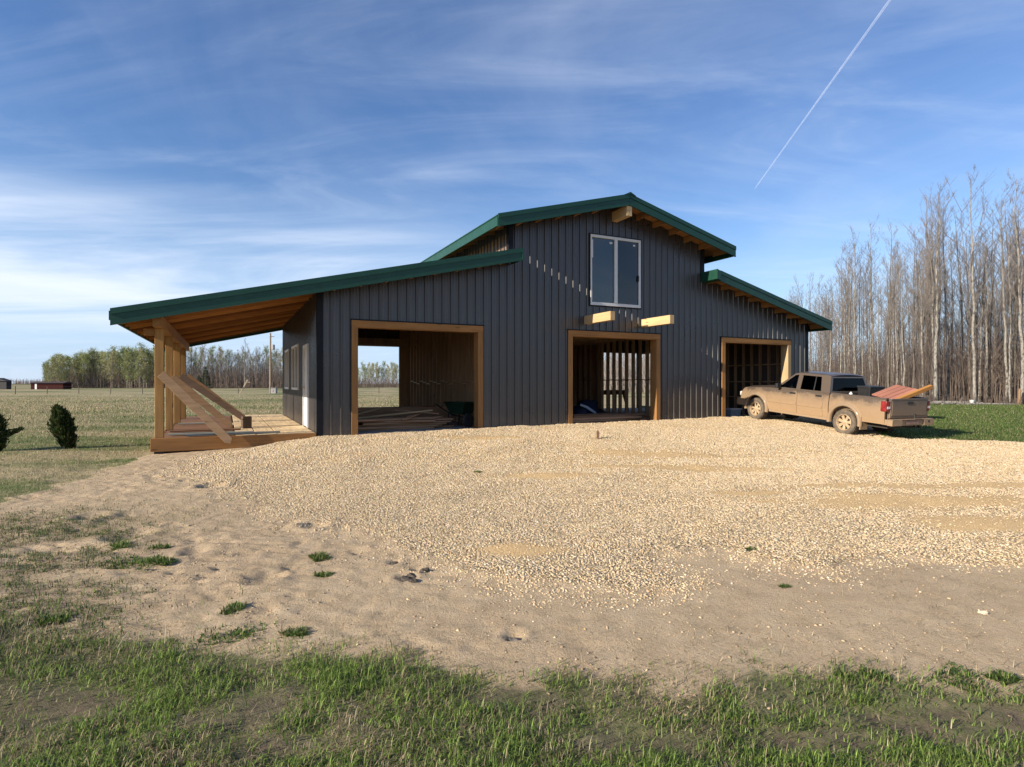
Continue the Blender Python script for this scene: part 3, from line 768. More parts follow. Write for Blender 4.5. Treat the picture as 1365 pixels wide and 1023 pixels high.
# new deck panels to the right, old boards to the left
mb = MB(); y_ = .035
row = 0
while y_ < 9.1:
    h_ = .98
    for (x0, x1) in ((-.86, -.06), (-1.30, -.885), (-1.72, -1.325)):
        for q in range(4 if x1 > -.5 else 3):
            n_ = 4 if x1 > -.5 else 3
            wq = (x1-x0)/n_
            mb.box((x0+q*wq+.003, y_, .325+.003*((row+q) % 2)), (x0+(q+1)*wq-.003, min(y_+h_-.02, 9.2), .36+.003*((row+q) % 3)))
    y_ += h_; row += 1
mb.build('deck_board', M['deck_x'], porch)
mb = MB(); y_ = .035; k = 0
while y_ < 9.1:
    mb.box((-3.24+.03*(k % 3), y_, .30), (-1.76-.05*(k % 2), y_+.20, .345+.004*(k % 2))); y_ += .215; k += 1
mb.build('deck_board', M['brown_x'], porch)
# balcony beams
for X in (.536*13.6+.07, .685*13.6+.07):
    b_ = MB().box((X-.075, -1.28, 3.19), (X+.075, .1, 3.43)).build('balcony_beam', M['pine_y'], barn, bevel=.006)
    MB().box((X+.076, -1.24, 3.20), (X+.10, -1.0, 3.42)).build('beam_plate', plain('galvanised', (.5, .5, .5), .35, metallic=1), b_)
# floor, partitions, studs
MB().box((.05, .25, .0), (W-.05, D-.05, .285)).build('floor', M['concrete'], barn)
def studs(parent, fn, s0, s1, zt, sp=.406, z0=.285, dpt=.14, m=None):
    s_ = s0
    while s_ < s1:
        p, q = fn(s_, z0), fn(s_+.038, zt(s_))
        MB().box((min(p[0], q[0]), min(p[1], q[1]), z0), (max(p[0], q[0]), max(p[1], q[1]), zt(s_))).build('stud', m or M['stud'], parent)
        s_ += sp
# left partition (X = CX0): boards on the centre side, studs to the left bay
zt = ll_line(CX0)-.3
MB().box((CX0+.0, .1, .285), (CX0+.018, D-.1, zt+.9)).build('partition', M['sheath'], barn)
mb = MB(); y_ = .35
while y_ < D-.2:
    mb.box((CX0-.14, y_, .286), (CX0-.003, y_+.038, zt)); y_ += .406
mb.box((CX0-.139, .2, .2855), (CX0-.004, D-.2, .325))
pl = mb.build('partition', M['stud'], barn)
mb = MB(); y_ = .388; k = 0
while y_ < D-.6:
    z_ = 1.52+.05*((k*7) % 3-1); mb.box((CX0-.13, y_+.002, z_), (CX0-.02, y_+.366, z_+.038)); y_ += .406; k += 1
mb.build('blocking', M['pine_y'], pl)
# right partition (X = CX1): bare studs between Y 2.6 and 5.75, boarded beyond
mb = MB(); y_ = .3
while y_ < D-.2:
    mb.box((CX1-.07, y_, .286), (CX1+.07, y_+.045, 4.6)); y_ += .406
mb.box((CX1-.069, .2, .2855), (CX1+.069, D-.2, .33)); mb.box((CX1-.066, .2, 1.62), (CX1-.03, D-.2, 1.65))
mb.box((CX1-.1, 5.75, .285), (CX1+.1, 5.95, 4.6))
mb.build('partition', M['stud'], barn)
for q0, q1 in ((5.96, D-.1), (.1, 2.3)): MB().box((CX1+.072, q0, .286), (CX1+.09, q1, 4.6)).build('partition', M['sheath'], barn)
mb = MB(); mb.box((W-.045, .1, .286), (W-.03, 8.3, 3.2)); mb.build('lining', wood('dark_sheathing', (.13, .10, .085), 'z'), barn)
mb = MB(); y_ = .3
while y_ < 8.2:
    mb.box((W-.17, y_, .287), (W-.047, y_+.04, 3.15)); y_ += .406
y_ = .34
while y_ < 8.0:
    for z_ in (.95, 1.55, 2.2): mb.box((W-.165, y_+.002, z_), (W-.06, y_+.36, z_+.04))
    y_ += .406
mb.build('girt', M['stud'], barn)
# header beams and ceiling joists seen through the bays, loft floor of the centre bay
MB().box((CX0+.05, .3, 3.32), (CX1-.05, D-.1, 3.42)).build('loft_floor', M['sheath'], barn)
mb = MB()
for k in range(15): mb.box((CX0+.05, .35+.61*k, 3.10), (CX1-.05, .39+.61*k, 3.318))
mb.build('joist', M['stud'], barn)
MB().box((.1, D-.25, 3.0), (CX0-.15, D-.06, 3.3)).build('header', M['stud'], barn); MB().box((.1, .27, 3.03), (CX0-.15, .45, 3.3)).build('header', M['stud'], barn)
for q0, q1, q2 in ((CX0, CX1, 6.0), (4.45, 4.9, 4.6), (.06, .72, 3.6), (CX1+.1, 13.18, 4.6)): MB().box((q0, D-.06, .285), (q1, D-.03, q2)).build('lining', M['sheath'], barn)

def bplace(o, X, Y, z, rz=0):
    x, y = loc2w(X, Y); o.location = (x, y, z); o.rotation_euler = (0, 0, ANG+rz); return o

# ------------------------------------------------------------------ leaning braces on the porch
btop = [(-3.12, 1.70), (-3.1, 1.66), (-3.08, 1.72), (-3.05, 1.75)]
bbot = [(-1.86, .27), (-1.84, .45), (-1.42, .45), (-1.5, .45)]
blab = ['reddish brown plank leaning on the front porch post, foot at the deck edge', 'plank leaning on the second porch post, just behind the foremost plank',
        'dark weathered plank leaning on the third porch post, ending by the upright offcut', 'tan plank leaning on the rearmost porch post']
for k in range(4):
    y_ = PY[k]-.13 if k else -.15
    p = Vector((btop[k][0], 0, btop[k][1])); q = Vector((bbot[k][0], 0, bbot[k][1])); d = (q-p)
    mb = MB(); dn = d.normalized(); sd = Vector((dn.z, 0, -dn.x))
    L = d.length
    poly = [Vector((0, 0, 0))+sd*.088, sd*-.08, dn*L*.3-sd*.092, dn*L*.62-sd*.078, dn*L-sd*.082, dn*(L+.07)+sd*.02, dn*(L-.02)+sd*.088, dn*L*.55+sd*.082, dn*L*.5+sd*.093]
    mb.prism(poly, (0, -.025, 0), (0, .025, 0))
    o = mb.build('plank', wood('brace_wood', [(.44, .28, .155), (.42, .26, .14), (.21, .14, .10), (.38, .23, .12)][k], 'x', var=.35), bevel=.004)
    x, y = loc2w(btop[k][0], y_); o.location = (x, y, btop[k][1]); o.rotation_euler = (0, 0, ANG)
    tag(o, blab[k], 'plank', 'planks leaning against the porch posts')
mb = MB(); mb.box((-.11, -.07, 0), (.11, .07, .30)); mb.box((-.13, -.075, .22), (.12, .0699, .24))
o = mb.build('timber_offcut', wood('offcut', (.11, .075, .05), 'z'), bevel=.01); bplace(o, -1.45, 2.2, .365, .3); tag(o, 'dark square timber offcut standing upright on the porch deck', 'offcut')
dl = ['pale green weathered board lying along the deck front', 'grey green board lying behind the front board on the deck', 'brown board lying across the old deck boards', 'short grey board near the second porch post']
for k, (X, Y, L, r_, m) in enumerate([(-1.75, .28, 1.9, .03, 'grey_x'), (-2.2, .62, 1.7, -.04, 'grey_x'), (-2.35, 1.6, 1.5, .06, 'brown_x'), (-2.7, 4.4, .8, -.02, 'grey_x')]):
    mb = MB(); mb.box((-L/2, -.075, 0), (L/2, .075, .035)); o = mb.build('board', M[m], bevel=.004)
    bplace(o, X, Y, .368 + (.002 if k else .0), r_); tag(o, dl[k], 'board', 'loose boards on the porch deck')

# ------------------------------------------------------------------ things inside the barn
def plank(L, w, h, m, X, Y, z, rz, label, group, tilt=0):
    mb = MB(); mb.box((-L/2, -w/2, 0), (L/2, w/2, h)); o = mb.build('plank', m, bevel=.003)
    bplace(o, X, Y, z, rz); o.rotation_euler = (0, tilt, ANG+rz); tag(o, label, 'plank', group); return o
g1 = 'planks piled in the bay beside the porch'
rt0 = random.Random(3)
for k in range(18):
    lay, col_ = divmod(k, 3)
    plank(2.3+.3*((k*5) % 3), .2, .045, M['lumber'], 2.0+.12*((k*3) % 4), 1.15+.25*col_+rt0.uniform(-.06, .06), .287+.049*lay, rt0.uniform(-.1, .1)*(1 if k < 6 else 2), 'dark brown plank in the low pile just inside the bay beside the porch', g1)
for k in range(9):
    plank(3.5, .19, .16, M['lumber'], 2.75+.07*(k % 3), 3.5+.21*(k % 3), .287+.162*(k//3), .012*(k % 3-1), 'long dark beam in the stack behind the low pile in the bay beside the porch', 'beams stacked in the bay beside the porch')
plank(2.9, .14, .04, M['pine_x'], 1.75, 1.45, .62, -.12, 'pale single plank lying slantwise over the pile in the bay beside the porch', g1, -.09)
for k, (X, Y, L, rz_, tl) in enumerate([(2.6, 1.2, 1.1, .9, -.1), (1.3, 2.2, 1.6, .5, -.16), (3.0, 2.1, 1.3, -.5, .08)]):
    plank(L, .13, .04, M['pine_x' if k == 1 else 'lumber'], X, Y, .61+.03*k, rz_, ['short offcut board skewed across the front of the pile in the bay beside the porch', 'pale tilted board at the back of the pile in the bay beside the porch', 'skewed board at the end of the pile in the bay beside the porch'][k], g1, tl)
g2 = 'planks piled in the middle bay'
for k in range(16):
    lay, col_ = divmod(k, 4)
    plank(2.4+.25*((k*5) % 3), .22, .06, M['lumber'] if k % 3 else M['brown_x'], 8.6+.15*((k*3) % 4), .85+.25*col_, .287+.063*lay, rt0.uniform(-.12, .12), 'reddish brown plank in the pile on the middle bay floor', g2)
# wheeled bin
t = empty('garden_cart'); bplace(t, 4.05, 1.35, .287, .35); tag(t, 'black and dark green garden cart standing in the bay beside the porch, by its jamb', 'garden cart')
binm = plain('cart_plastic', (.006, .03, .016), .4, .2)
def taper(mb, b, tp, z0, z1, off=(0, 0)):
    poly = [(-b[0], -b[1], z0), (b[0], -b[1], z0), (b[0], b[1], z0), (-b[0], b[1], z0), (-tp[0]+off[0], -tp[1]+off[1], z1), (tp[0]+off[0], -tp[1]+off[1], z1), (tp[0]+off[0], tp[1]+off[1], z1), (-tp[0]+off[0], tp[1]+off[1], z1)]
    return mb.add(poly, [(0, 3, 2, 1), (4, 5, 6, 7), (0, 1, 5, 4), (1, 2, 6, 5), (2, 3, 7, 6), (3, 0, 4, 7)])
mb = MB(); taper(mb, (.19, .26), (.27, .42), .36, .68); mb.box((-.29, -.44, .66), (.29, .44, .70)); mb.build('tub', binm, t, bevel=.012)
MB().lathe([(.0, -.04), (.17, -.04), (.19, -.02), (.19, .02), (.17, .04), (.0, .04)], 20, 'y', (0, -.30, .19)).build('wheel', M['rubber'], t)
for s_ in (-1, 1):
    MB().tube([(s_*.2, .30, .36), (s_*.22, .36, .0), (s_*.22, .22, .0)], [.018]*3, 7).build('leg', M['black'], t)
    MB().tube([(s_*.10, -.42, .24), (s_*.2, .2, .35), (s_*.24, .85, .62)], [.018]*3, 7).build('handle', M['black'], t)
# folded tarp with white stripe in the middle bay
def lumpy(n1, n2, sx, sy, sz, seed, name, m, parent=None):
    vs = []; fs = []; rr = np.random.default_rng(seed)
    for i in range(n1+1):
        for j in range(n2):
            th = PI*.5*i/n1; ph_ = 2*PI*j/n2
            r_ = 1+.22*math.sin(3*ph_+seed)*math.sin(th)+.16*rr.standard_normal()*math.sin(th)
            vs.append((sx*r_*math.sin(th)*math.cos(ph_)+.3*sx*(1-math.sin(th)), sy*r_*math.sin(th)*math.sin(ph_), sz*r_*math.cos(th)))
    for i in range(n1):
        for j in range(n2): fs.append((i*n2+j, i*n2+(j+1) % n2, (i+1)*n2+(j+1) % n2, (i+1)*n2+j))
    mb = MB(); mb.add(vs, fs); return mb.build(name, m, parent, smooth=True)
t = empty('tarp_bundle'); bplace(t, 8.85, 2.35, .287, .2); t.scale = (1, 1, 1.25); tag(t, 'dark navy tarp bundle with pale stripes at the foot of the middle bay side wall', 'tarp')
lumpy(7, 16, .62, .4, .52, 3, 'bundle', plain('navy_tarp', (.012, .018, .04), .45, .4), t)
mb = MB(); mb.tube([(-.5, -.28, .42), (-.3, -.36, .36), (.0, -.42, .22), (.15, -.44, .12)], [.03, .035, .035, .03], 6)
mb.box((.15, -.5, .02), (.55, -.32, .1)); mb.box((.2, -.52, .105), (.5, -.3, .13)); mb.build('stripe', plain('pale_webbing', (.42, .47, .55), .5), t)
# sawhorse table seen through the bare studs
t = empty('sawhorse'); bplace(t, 13.6, 7.4, .287, .3); tag(t, 'sawhorse bench with splayed legs behind the bare studs of the middle bay', 'sawhorse')
MB().box((-.7, -.3, .72), (.7, .3, .92)).build('top', M['brown_x'], t)
for sx in (-1, 1):
    for sy in (-1, 1): MB().bar((sx*.5, sy*.2, .72), (sx*.68, sy*.34, 0), .05, .09).build('leg', M['brown_x'], t)
# tote in the right bay
t = empty('storage_tote'); bplace(t, 14.0, .95, .29, .1); tag(t, 'pale blue plastic tote on the bay floor beside the pickup front bumper', 'tote')
mb = MB(); taper(mb, (.24, .16), (.29, .2), .0, .3); mb.build('body', plain('blue_plastic', (.22, .28, .36), .4), t, bevel=.012)
mb = MB(); mb.box((-.31, -.22, .3), (.31, .22, .34)); mb.build('lid', plain('white_plastic', (.5, .53, .56), .4), t, bevel=.01)

# ------------------------------------------------------------------ TRUCK
def mud_paint(name, base, mud, metal=.5):
    m = N(name); v = m.coord('Object'); sp = m.n('ShaderNodeSeparateXYZ'); m.l(v, sp.inputs[0])
    n1 = m.noise(v, 3, 7, .65); n2 = m.noise(v, 18, 6, .7)
    h = m.math('ADD', sp.outputs[2], m.math('MULTIPLY', m.math('SUBTRACT', n1, .5), .42))
    h = m.math('ADD', h, m.math('MULTIPLY', m.math('SUBTRACT', n2, .5), .3))
    k = m.ramp(h, [(.45, .95), (.85, .68), (1.15, .32), (1.5, .12)])
    c = m.mix(k, base, m.mix(n2, sc(mud, .75), sc(mud, 1.2)))
    m.set(Base_Color=c, Roughness=m.mix(k, .32, .85), Metallic=m.math('MULTIPLY', m.math('SUBTRACT', 1.0, k), metal))
    m.b.inputs['Coat Weight'].default_value = .3; m.b.inputs['Coat Roughness'].default_value = .15
    return m.m
PAINT = mud_paint('muddy_pewter_paint', (.115, .092, .078), (.325, .212, .112))
MUDB = mud_paint('muddy_flare', (.13, .115, .10), (.29, .195, .11), .1)
truck = empty('pickup_truck'); tag(truck, 'mud caked pewter crew cab pickup parked nose first into a barn bay', 'pickup truck')
TH = R(22.6)
rx, ry = .568*15.9, 15.9            # near rear wheel ground point
fwd = Vector((-math.sin(TH), math.cos(TH), 0)); left = Vector((-math.cos(TH), -math.sin(TH), 0))
HWB, TR = 1.56, .74
mid3 = Vector((rx, ry, 0)) + fwd*HWB - left*TR
pitch = math.atan2(.245, 3.12)
z_mid = .109+.1225
Mx = Matrix((( *[0]*3,),)*3) if False else None
fw3 = Vector((fwd.x*math.cos(pitch), fwd.y*math.cos(pitch), math.sin(pitch)))
up3 = fw3.cross(left).normalized()
mat4 = Matrix(((fw3.x, left.x, up3.x, mid3.x), (fw3.y, left.y, up3.y, mid3.y), (fw3.z, left.z, up3.z, z_mid), (0, 0, 0, 1)))
truck.matrix_world = mat4
WR = .345; AR = .425
def hw(x):   # half width
    if x > 1.3: return .85 - .16*((x-1.3)/1.1)**2.2
    if x < -2.3: return .85 - .02*((-2.3-x)/.4)
    return .85
def yprof(x, z):
    w = hw(x); b = 1-.05*((z-.72)/.4)**2 if z > .72 else 1-.06*((.72-z)/.36)**2
    y = w*b
    for xa in (HWB, -HWB):
        r_ = math.hypot(x-xa, z-WR-.02)
        if r_ < AR+.10: y += .035*max(0, 1-abs(r_-AR-.02)/.08)
    return y
def zbot(x, base=.40):
    z = base
    for xa in (HWB, -HWB):
        d = abs(x-xa)
        if d < AR: z = max(z, WR+.02+math.sqrt(AR*AR-d*d))
    return z
def ztop(x):
    if x > .8: return 1.075 - .12*((x-.8)/1.6)**1.7 - (.0 if x < 2.1 else .25*((x-2.1)/.3)**2)
    return 1.10
FR = [0, .12, .25, .4, .55, .7, .83, .93, 1.0]
def skin(x0, x1, side, inset=0.0, base=.40, dx=.03):
    n_ = max(2, int(round((x1-x0)/dx))); mb = MB(); vs = []; fs = []
    for i in range(n_+1):
        x = x0+(x1-x0)*i/n_; zb, zt_ = zbot(x, base), ztop(x)
        for f in FR:
            z = zb+(zt_-zb)*f; y = yprof(x, z)-inset
            if f > .9: y -= .02*((f-.9)/.1)**2
            vs.append((x, side*y, z))
        # return flange at the bottom
    m_ = len(FR)
    for i in range(n_):
        for j in range(m_-1): fs.append((i*m_+j, (i+1)*m_+j, (i+1)*m_+j+1, i*m_+j+1))
    # bottom lip folding inwards
    k0 = len(vs)
    for i in range(n_+1):
        p = vs[i*m_]; vs.append((p[0], p[1]-side*.10, p[2]+.0))
    for i in range(n_): fs.append((i*m_, k0+i, k0+i+1, (i+1)*m_))
    # end lips folding inwards, so panel gaps have depth
    for e in (0, n_):
        k1 = len(vs)
        for j in range(m_):
            p = vs[e*m_+j]; vs.append((p[0], p[1]-side*.04, p[2]))
        for j in range(m_-1): fs.append((e*m_+j, k1+j, k1+j+1, e*m_+j+1))
    mb.add(vs, fs); return mb
body = MB()
for s_ in (-1, 1):
    for a, b in ((1.115, 2.34), (-1.05, -.875)): q = skin(a, b, s_); body.add(q.v, q.f)
    q = skin(-.87, 1.11, s_, .06, .38); body.add(q.v, q.f)     # inner door frame / rocker
# hood and cowl
vs = []; fs = []; nh = 26; mh = 13
for i in range(nh+1):
    x = .70+(2.34-.70)*i/nh; w = yprof(x, ztop(x))-.02
    for j in range(mh):
        t_ = -1+2*j/(mh-1); vs.append((x, w*t_, ztop(x)+.055*(1-abs(t_)**2.4) + (.012 if .3 < abs(t_) < .75 else 0)))
for i in range(nh):
    for j in range(mh-1): fs.append((i*mh+j, (i+1)*mh+j, (i+1)*mh+j+1, i*mh+j+1))
body.add(vs, fs)
# nose
nose = []; 
for z in (.5, .62, .75, .82): nose.append([(2.34+.07*(1-(t_*.9)**2)-.1*max(0, z-.7), t_*yprof(2.34, z)*.99, z) for t_ in np.linspace(-1, 1, 11)])
for i in range(3):
    for j in range(10): body.quad(nose[i][j], nose[i][j+1], nose[i+1][j+1], nose[i+1][j])
# cab shell: sides with window openings, roof, pillars
def cy(z): return .812-.30*max(0, z-1.09)-.05*max(0, z-1.4)
side = [(.86, 1.085), (.24, 1.56), (.05, 1.585), (-.85, 1.575), (-.95, 1.54), (-1.05, 1.085)]
wf1 = [(.70, 1.115), (.23, 1.51), (.115, 1.525), (.085, 1.115)]; wr1 = [(-.06, 1.115), (-.035, 1.525), (-.66, 1.515), (-.76, 1.115)]
for s_ in (-1, 1):
    body.poly2([side, wf1[::-1], wr1[::-1]], lambda x, z: (x, s_*cy(z), z))
    body.poly2([side, wf1[::-1], wr1[::-1]], lambda x, z: (x, s_*(cy(z)-.035), z))
    for Wd in (wf1, wr1):
        for i in range(4):
            p, q = Wd[i], Wd[(i+1) % 4]; body.quad((p[0], s_*cy(p[1]), p[1]), (q[0], s_*cy(q[1]), q[1]), (q[0], s_*(cy(q[1])-.035), q[1]), (p[0], s_*(cy(p[1])-.035), p[1]))
rf = [(.24, 1.56), (.14, 1.583), (.0, 1.588), (-.5, 1.588), (-.85, 1.575), (-.95, 1.54)]
vs = []; fs = []
for (x, z) in rf:
    for j in range(11):
        t_ = -1+.2*j; vs.append((x, t_*cy(z), z+.045*(1-abs(t_)**2.6)))
for i in range(len(rf)-1):
    for j in range(10): fs.append((i*11+j, i*11+j+1, (i+1)*11+j+1, (i+1)*11+j))
body.add(vs, fs)
# rear wall of the cab with back glass opening
rear = [(-.815, 1.085), (.815, 1.085), (.672, 1.54), (-.672, 1.54)]; rgl = [(-.70, 1.14), (.70, 1.14), (.60, 1.50), (-.60, 1.50)]
def rw(y, z): return (-1.05+(z-1.085)/.455*.10, y, z)
body.poly2([rear, rgl[::-1]], rw); body.quad((-1.05, -.8, .45), (-1.05, .8, .45), (-1.05, .815, 1.085), (-1.05, -.815, 1.085))
body.build('body', PAINT, truck)
# windscreen, back glass
MB().quad((.84, -.78, 1.10), (.84, .78, 1.10), (.25, .66, 1.555), (.25, -.66, 1.555)).build('windscreen', M['car_glass'], truck)
bg = MB(); bg.poly2([rgl], lambda y, z: Vector(rw(y, z))+Vector((.006, 0, 0))); bg.build('rear_window', M['car_glass_dark'], truck)
# doors
for s_ in (1, -1):
    for (a, b, Wd, gm, hx) in ((.005, 1.11, wf1, 'car_glass', .17), (-.87, -.005, wr1, 'car_glass_dark', -.72)):
        d_ = skin(a, b, s_).build('door', PAINT, truck)
        gl = MB(); gl.poly2([Wd], lambda x, z: (x, s_*(cy(z)-.012), z)); gl.build('window', M[gm], d_)
        if a < 0:
            MB().prism([(-.50, s_*(cy(1.12)-.004), 1.117), (-.535, s_*(cy(1.12)-.004), 1.117), (-.50, s_*(cy(1.51)-.004), 1.515), (-.465, s_*(cy(1.51)-.004), 1.515)], (0, 0, 0), (0, -s_*.01, 0)).build('window_divider', M['black'], d_)
        y_ = yprof(hx, .98)
        MB().box((hx-.10, min(s_*(y_-.01), s_*(y_+.016)), .955), (hx+.10, max(s_*(y_-.01), s_*(y_+.016)), 1.0)).build('handle', M['black'], d_, bevel=.006)
    # moulding stripe along the side
    for a, b in ((.03, 1.08), (-.85, -.02)):
        y_ = yprof(.5, .66)
        MB().box((a, min(s_*(y_-.01), s_*(y_+.012)), .635), (b, max(s_*(y_-.01), s_*(y_+.012)), .70)).build('side_moulding', PAINT, truck, bevel=.004)
    MB().box((-1.0, min(s_*.62, s_*.80), .33), (1.1, max(s_*.62, s_*.80), .42)).build('sill', MUDB, truck)
    mr = MB(); mr.box((.60, min(s_*.84, s_*1.0), 1.09), (.70, max(s_*.84, s_*1.0), 1.23)); mr.box((.63, min(s_*.79, s_*.86), 1.09), (.68, max(s_*.79, s_*.86), 1.13)); mr.build('mirror', M['black'], truck, bevel=.02)
    hl = MB(); hl.box((2.26, min(s_*.45, s_*.71), .70), (2.40, max(s_*.45, s_*.71), .84)); hl.build('headlight', plain('lamp_lens', (.6, .6, .58), .15), truck, bevel=.03)
# fender flares
for s_ in (-1, 1):
    for xa in (HWB, -HWB):
        mb = MB(); vs = []; fs = []; n_ = 24
        for i in range(n_+1):
            t_ = R(-8)+(PI+R(16))*i/n_
            for (rr, yo) in ((AR-.005, -.06), (AR-.005, .045), (AR+.03, .055), (AR+.075, .045), (AR+.085, -.01)):
                x = xa+rr*math.cos(t_); z = WR+.02+rr*math.sin(t_); vs.append((x, s_*(hw(x)*.985+yo), z))
        for i in range(n_):
            for j in range(4): fs.append((i*5+j, (i+1)*5+j, (i+1)*5+j+1, i*5+j+1))
        mb.add(vs, fs); mb.build('fender_flare', MUDB, truck, smooth=True)
# bed
bed = MB()
for s_ in (-1, 1):
    q = skin(-2.66, -1.075, s_, base=.44); bed.add(q.v, q.f)
    bed.box((-2.66, min(s_*.70, s_*.805), 1.06), (-1.075, max(s_*.70, s_*.805), 1.108)); bed.box((-2.66, min(s_*.695, s_*.70), .60), (-1.075, max(s_*.695, s_*.70), 1.1))
bed.box((-2.66, -.69, .56), (-1.075, .69, .60)); bed.box((-1.10, -.80, .46), (-1.076, .80, 1.10))
bed.build('bed', PAINT, truck)
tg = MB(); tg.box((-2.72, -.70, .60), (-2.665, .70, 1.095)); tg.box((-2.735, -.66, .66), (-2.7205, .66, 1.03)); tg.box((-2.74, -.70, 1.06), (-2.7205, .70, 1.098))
tg = tg.build('tailgate', mud_paint('shaded_muddy_tailgate', (.13, .105, .09), (.20, .135, .08)), truck, bevel=.008)  # mud colour darkened to paint in the shade on this end
MB().box((-2.75, -.11, .955), (-2.7355, .11, 1.02)).build('handle', M['black'], tg, bevel=.004)
RED = plain('red_lens', (.20, .02, .02), .25, .45, 12); 
for s_ in (-1, 1):
    tl = MB(); tl.box((-2.712, min(s_*.705, s_*.83), .77), (-2.56, max(s_*.705, s_*.858), 1.03)); tl = tl.build('tail_light', RED, truck, bevel=.015)
    MB().box((-2.722, min(s_*.715, s_*.83), .84), (-2.7155, max(s_*.715, s_*.83), .90)).build('lens', plain('white_lens', (.7, .6, .6), .2), tl)
bp = MB(); bp.box((-2.86, -.80, .42), (-2.72, -.42, .57)); bp.box((-2.86, .42, .42), (-2.72, .80, .57)); bp.box((-2.83, -.42, .42), (-2.72, .42, .56)); bp.box((-2.86, -.78, .571), (-2.74, .78, .585))
for s_ in (-1, 1): bp.box((-2.72, min(s_*.66, s_*.80), .43), (-2.56, max(s_*.66, s_*.80), .57))
bp = bp.build('rear_bumper', MUDB, truck, bevel=.015)
MB().box((-2.838, -.26, .45), (-2.831, .26, .55)).build('number_plate', plain('muddy_plate', (.26, .16, .12), .8, .4), bp)
MB().tube([(-2.862, -.6, .52), (-2.80, -.6, .52)], [.035, .035], 12).build('tow_hole', M['black'], bp)
MB().tube([(-2.88, 0, .615), (-2.88, 0, .68)], [.02, .02], 10).lathe([(0, .67), (.03, .68), (.03, .71), (0, .73)], 12, 'z', (-2.88, 0, 0)).build('tow_ball', M['black'], bp)
fb = MB()
arc = [(2.36+.10*(1-(t_)**2), t_*.82) for t_ in np.linspace(-1, 1, 13)]
for (p, q) in zip(arc, arc[1:]): fb.prism([(p[0], p[1], .40), (q[0], q[1], .40), (q[0], q[1], .62), (p[0], p[1], .62)], (0, 0, 0), (-.12, 0, 0))
for s_ in (-1, 1): fb.box((2.02, min(s_*.76, s_*.835), .42), (2.37, max(s_*.76, s_*.835), .62))
fb.build('front_bumper', MUDB, truck)
und = MB(); und.box((-2.6, -.60, .32), (2.2, .60, .52)); und.box((-2.05, -.62, .52), (-1.08, .62, .555)); und.box((1.0, -.62, .52), (2.15, .62, .86))
for xa in (HWB, -HWB): und.tube([(xa, -.66, WR), (xa, .66, WR)], [.06, .06], 10)
und.tube([(-2.75, -.45, .36), (-1.5, -.45, .36)], [.035, .035], 8)
und.build('chassis', plain('dirty_underbody', (.03, .025, .02), .9, .4), truck)
seat = MB()
for xs_ in (.1, -.65):
    for s_ in (-1, 1): seat.box((xs_-.1, s_*.38-.24, .75), (xs_+.35, s_*.38+.24, .92)); seat.box((xs_-.22, s_*.38-.24, .75), (xs_-.08, s_*.38+.24, 1.30)); seat.box((xs_-.2, s_*.38-.12, 1.31), (xs_-.1, s_*.38+.12, 1.45))
seat.box((.5, -.7, .75), (.85, .7, 1.07)); seat.tube([(.42, .36, 1.12), (.55, .36, 1.0)], [.18, .18], 16, False)
seat.build('interior', plain('dark_upholstery', (.04, .037, .035), .9), truck)
# wheels
tyre_p = [(.20, -.10), (.235, -.115), (.29, -.12), (.325, -.105), (.342, -.075), (.345, 0), (.342, .075), (.325, .105), (.29, .12), (.235, .115), (.20, .10)]
RIMM = plain('muddy_alloy', (.42, .31, .19), .6, .25, 9, metallic=.25)
for s_ in (1, -1):
    for xa in (HWB, -HWB):
        wl = MB(); wl.lathe(tyre_p, 36, 'y')
        for k in range(36):
            t_ = 2*PI*k/36
            for yy in (-.06, .0, .06):
                c_ = Vector((math.cos(t_+.08*(yy > 0))*.343, yy, math.sin(t_+.08*(yy > 0))*.343)); rd = Vector((c_.x, 0, c_.z)).normalized(); tn = Vector((-rd.z, 0, rd.x))
                wl.prism([c_+tn*.018+Vector((0, .022, 0)), c_-tn*.018+Vector((0, .022, 0)), c_-tn*.018-Vector((0, .022, 0)), c_+tn*.018-Vector((0, .022, 0))], (0, 0, 0), rd*.008)
        w = wl.build('wheel', plain('muddy_tyre', (.115, .09, .065), .95, .5, 10, bump=.3), truck)
        w.matrix_local = Matrix.Translation((xa, s_*TR, WR)) @ Matrix.Rotation(0 if s_ > 0 else PI, 4, 'Z')
        rm = MB(); rm.lathe([(.205, -.09), (.222, .112), (.212, .118), (.20, .10), (.19, .07), (.185, .04)], 32, 'y')
        rm.lathe([(0, .075), (.035, .078), (.062, .07), (.07, .045)], 20, 'y')
        for k in range(7):
            t_ = 2*PI*k/7+.3; a1 = Vector((math.cos(t_), 0, math.sin(t_))); tn = Vector((-a1.z, 0, a1.x))
            rm.prism([a1*.055+tn*.03, a1*.195+tn*.045, a1*.195-tn*.045, a1*.055-tn*.03], (0, .045, 0), (0, .07, 0))
        rm.build('rim', RIMM, w)
        MB().lathe([(0, .02), (.19, .02)], 20, 'y').build('dark_backing', M['black'], w)  # flat black disc painting the dark seen between the spokes
for s_ in (-1, 1):
    MB().box((-2.06, min(s_*.60, s_*.86), .22), (-2.03, max(s_*.60, s_*.86), .56)).build('mud_flap', MUDB, truck)
y_ = yprof(-1.25, .95); MB().box((-1.33, y_-.008, .86), (-1.17, y_+.004, .98)).build('fuel_flap', PAINT, truck, bevel=.004)
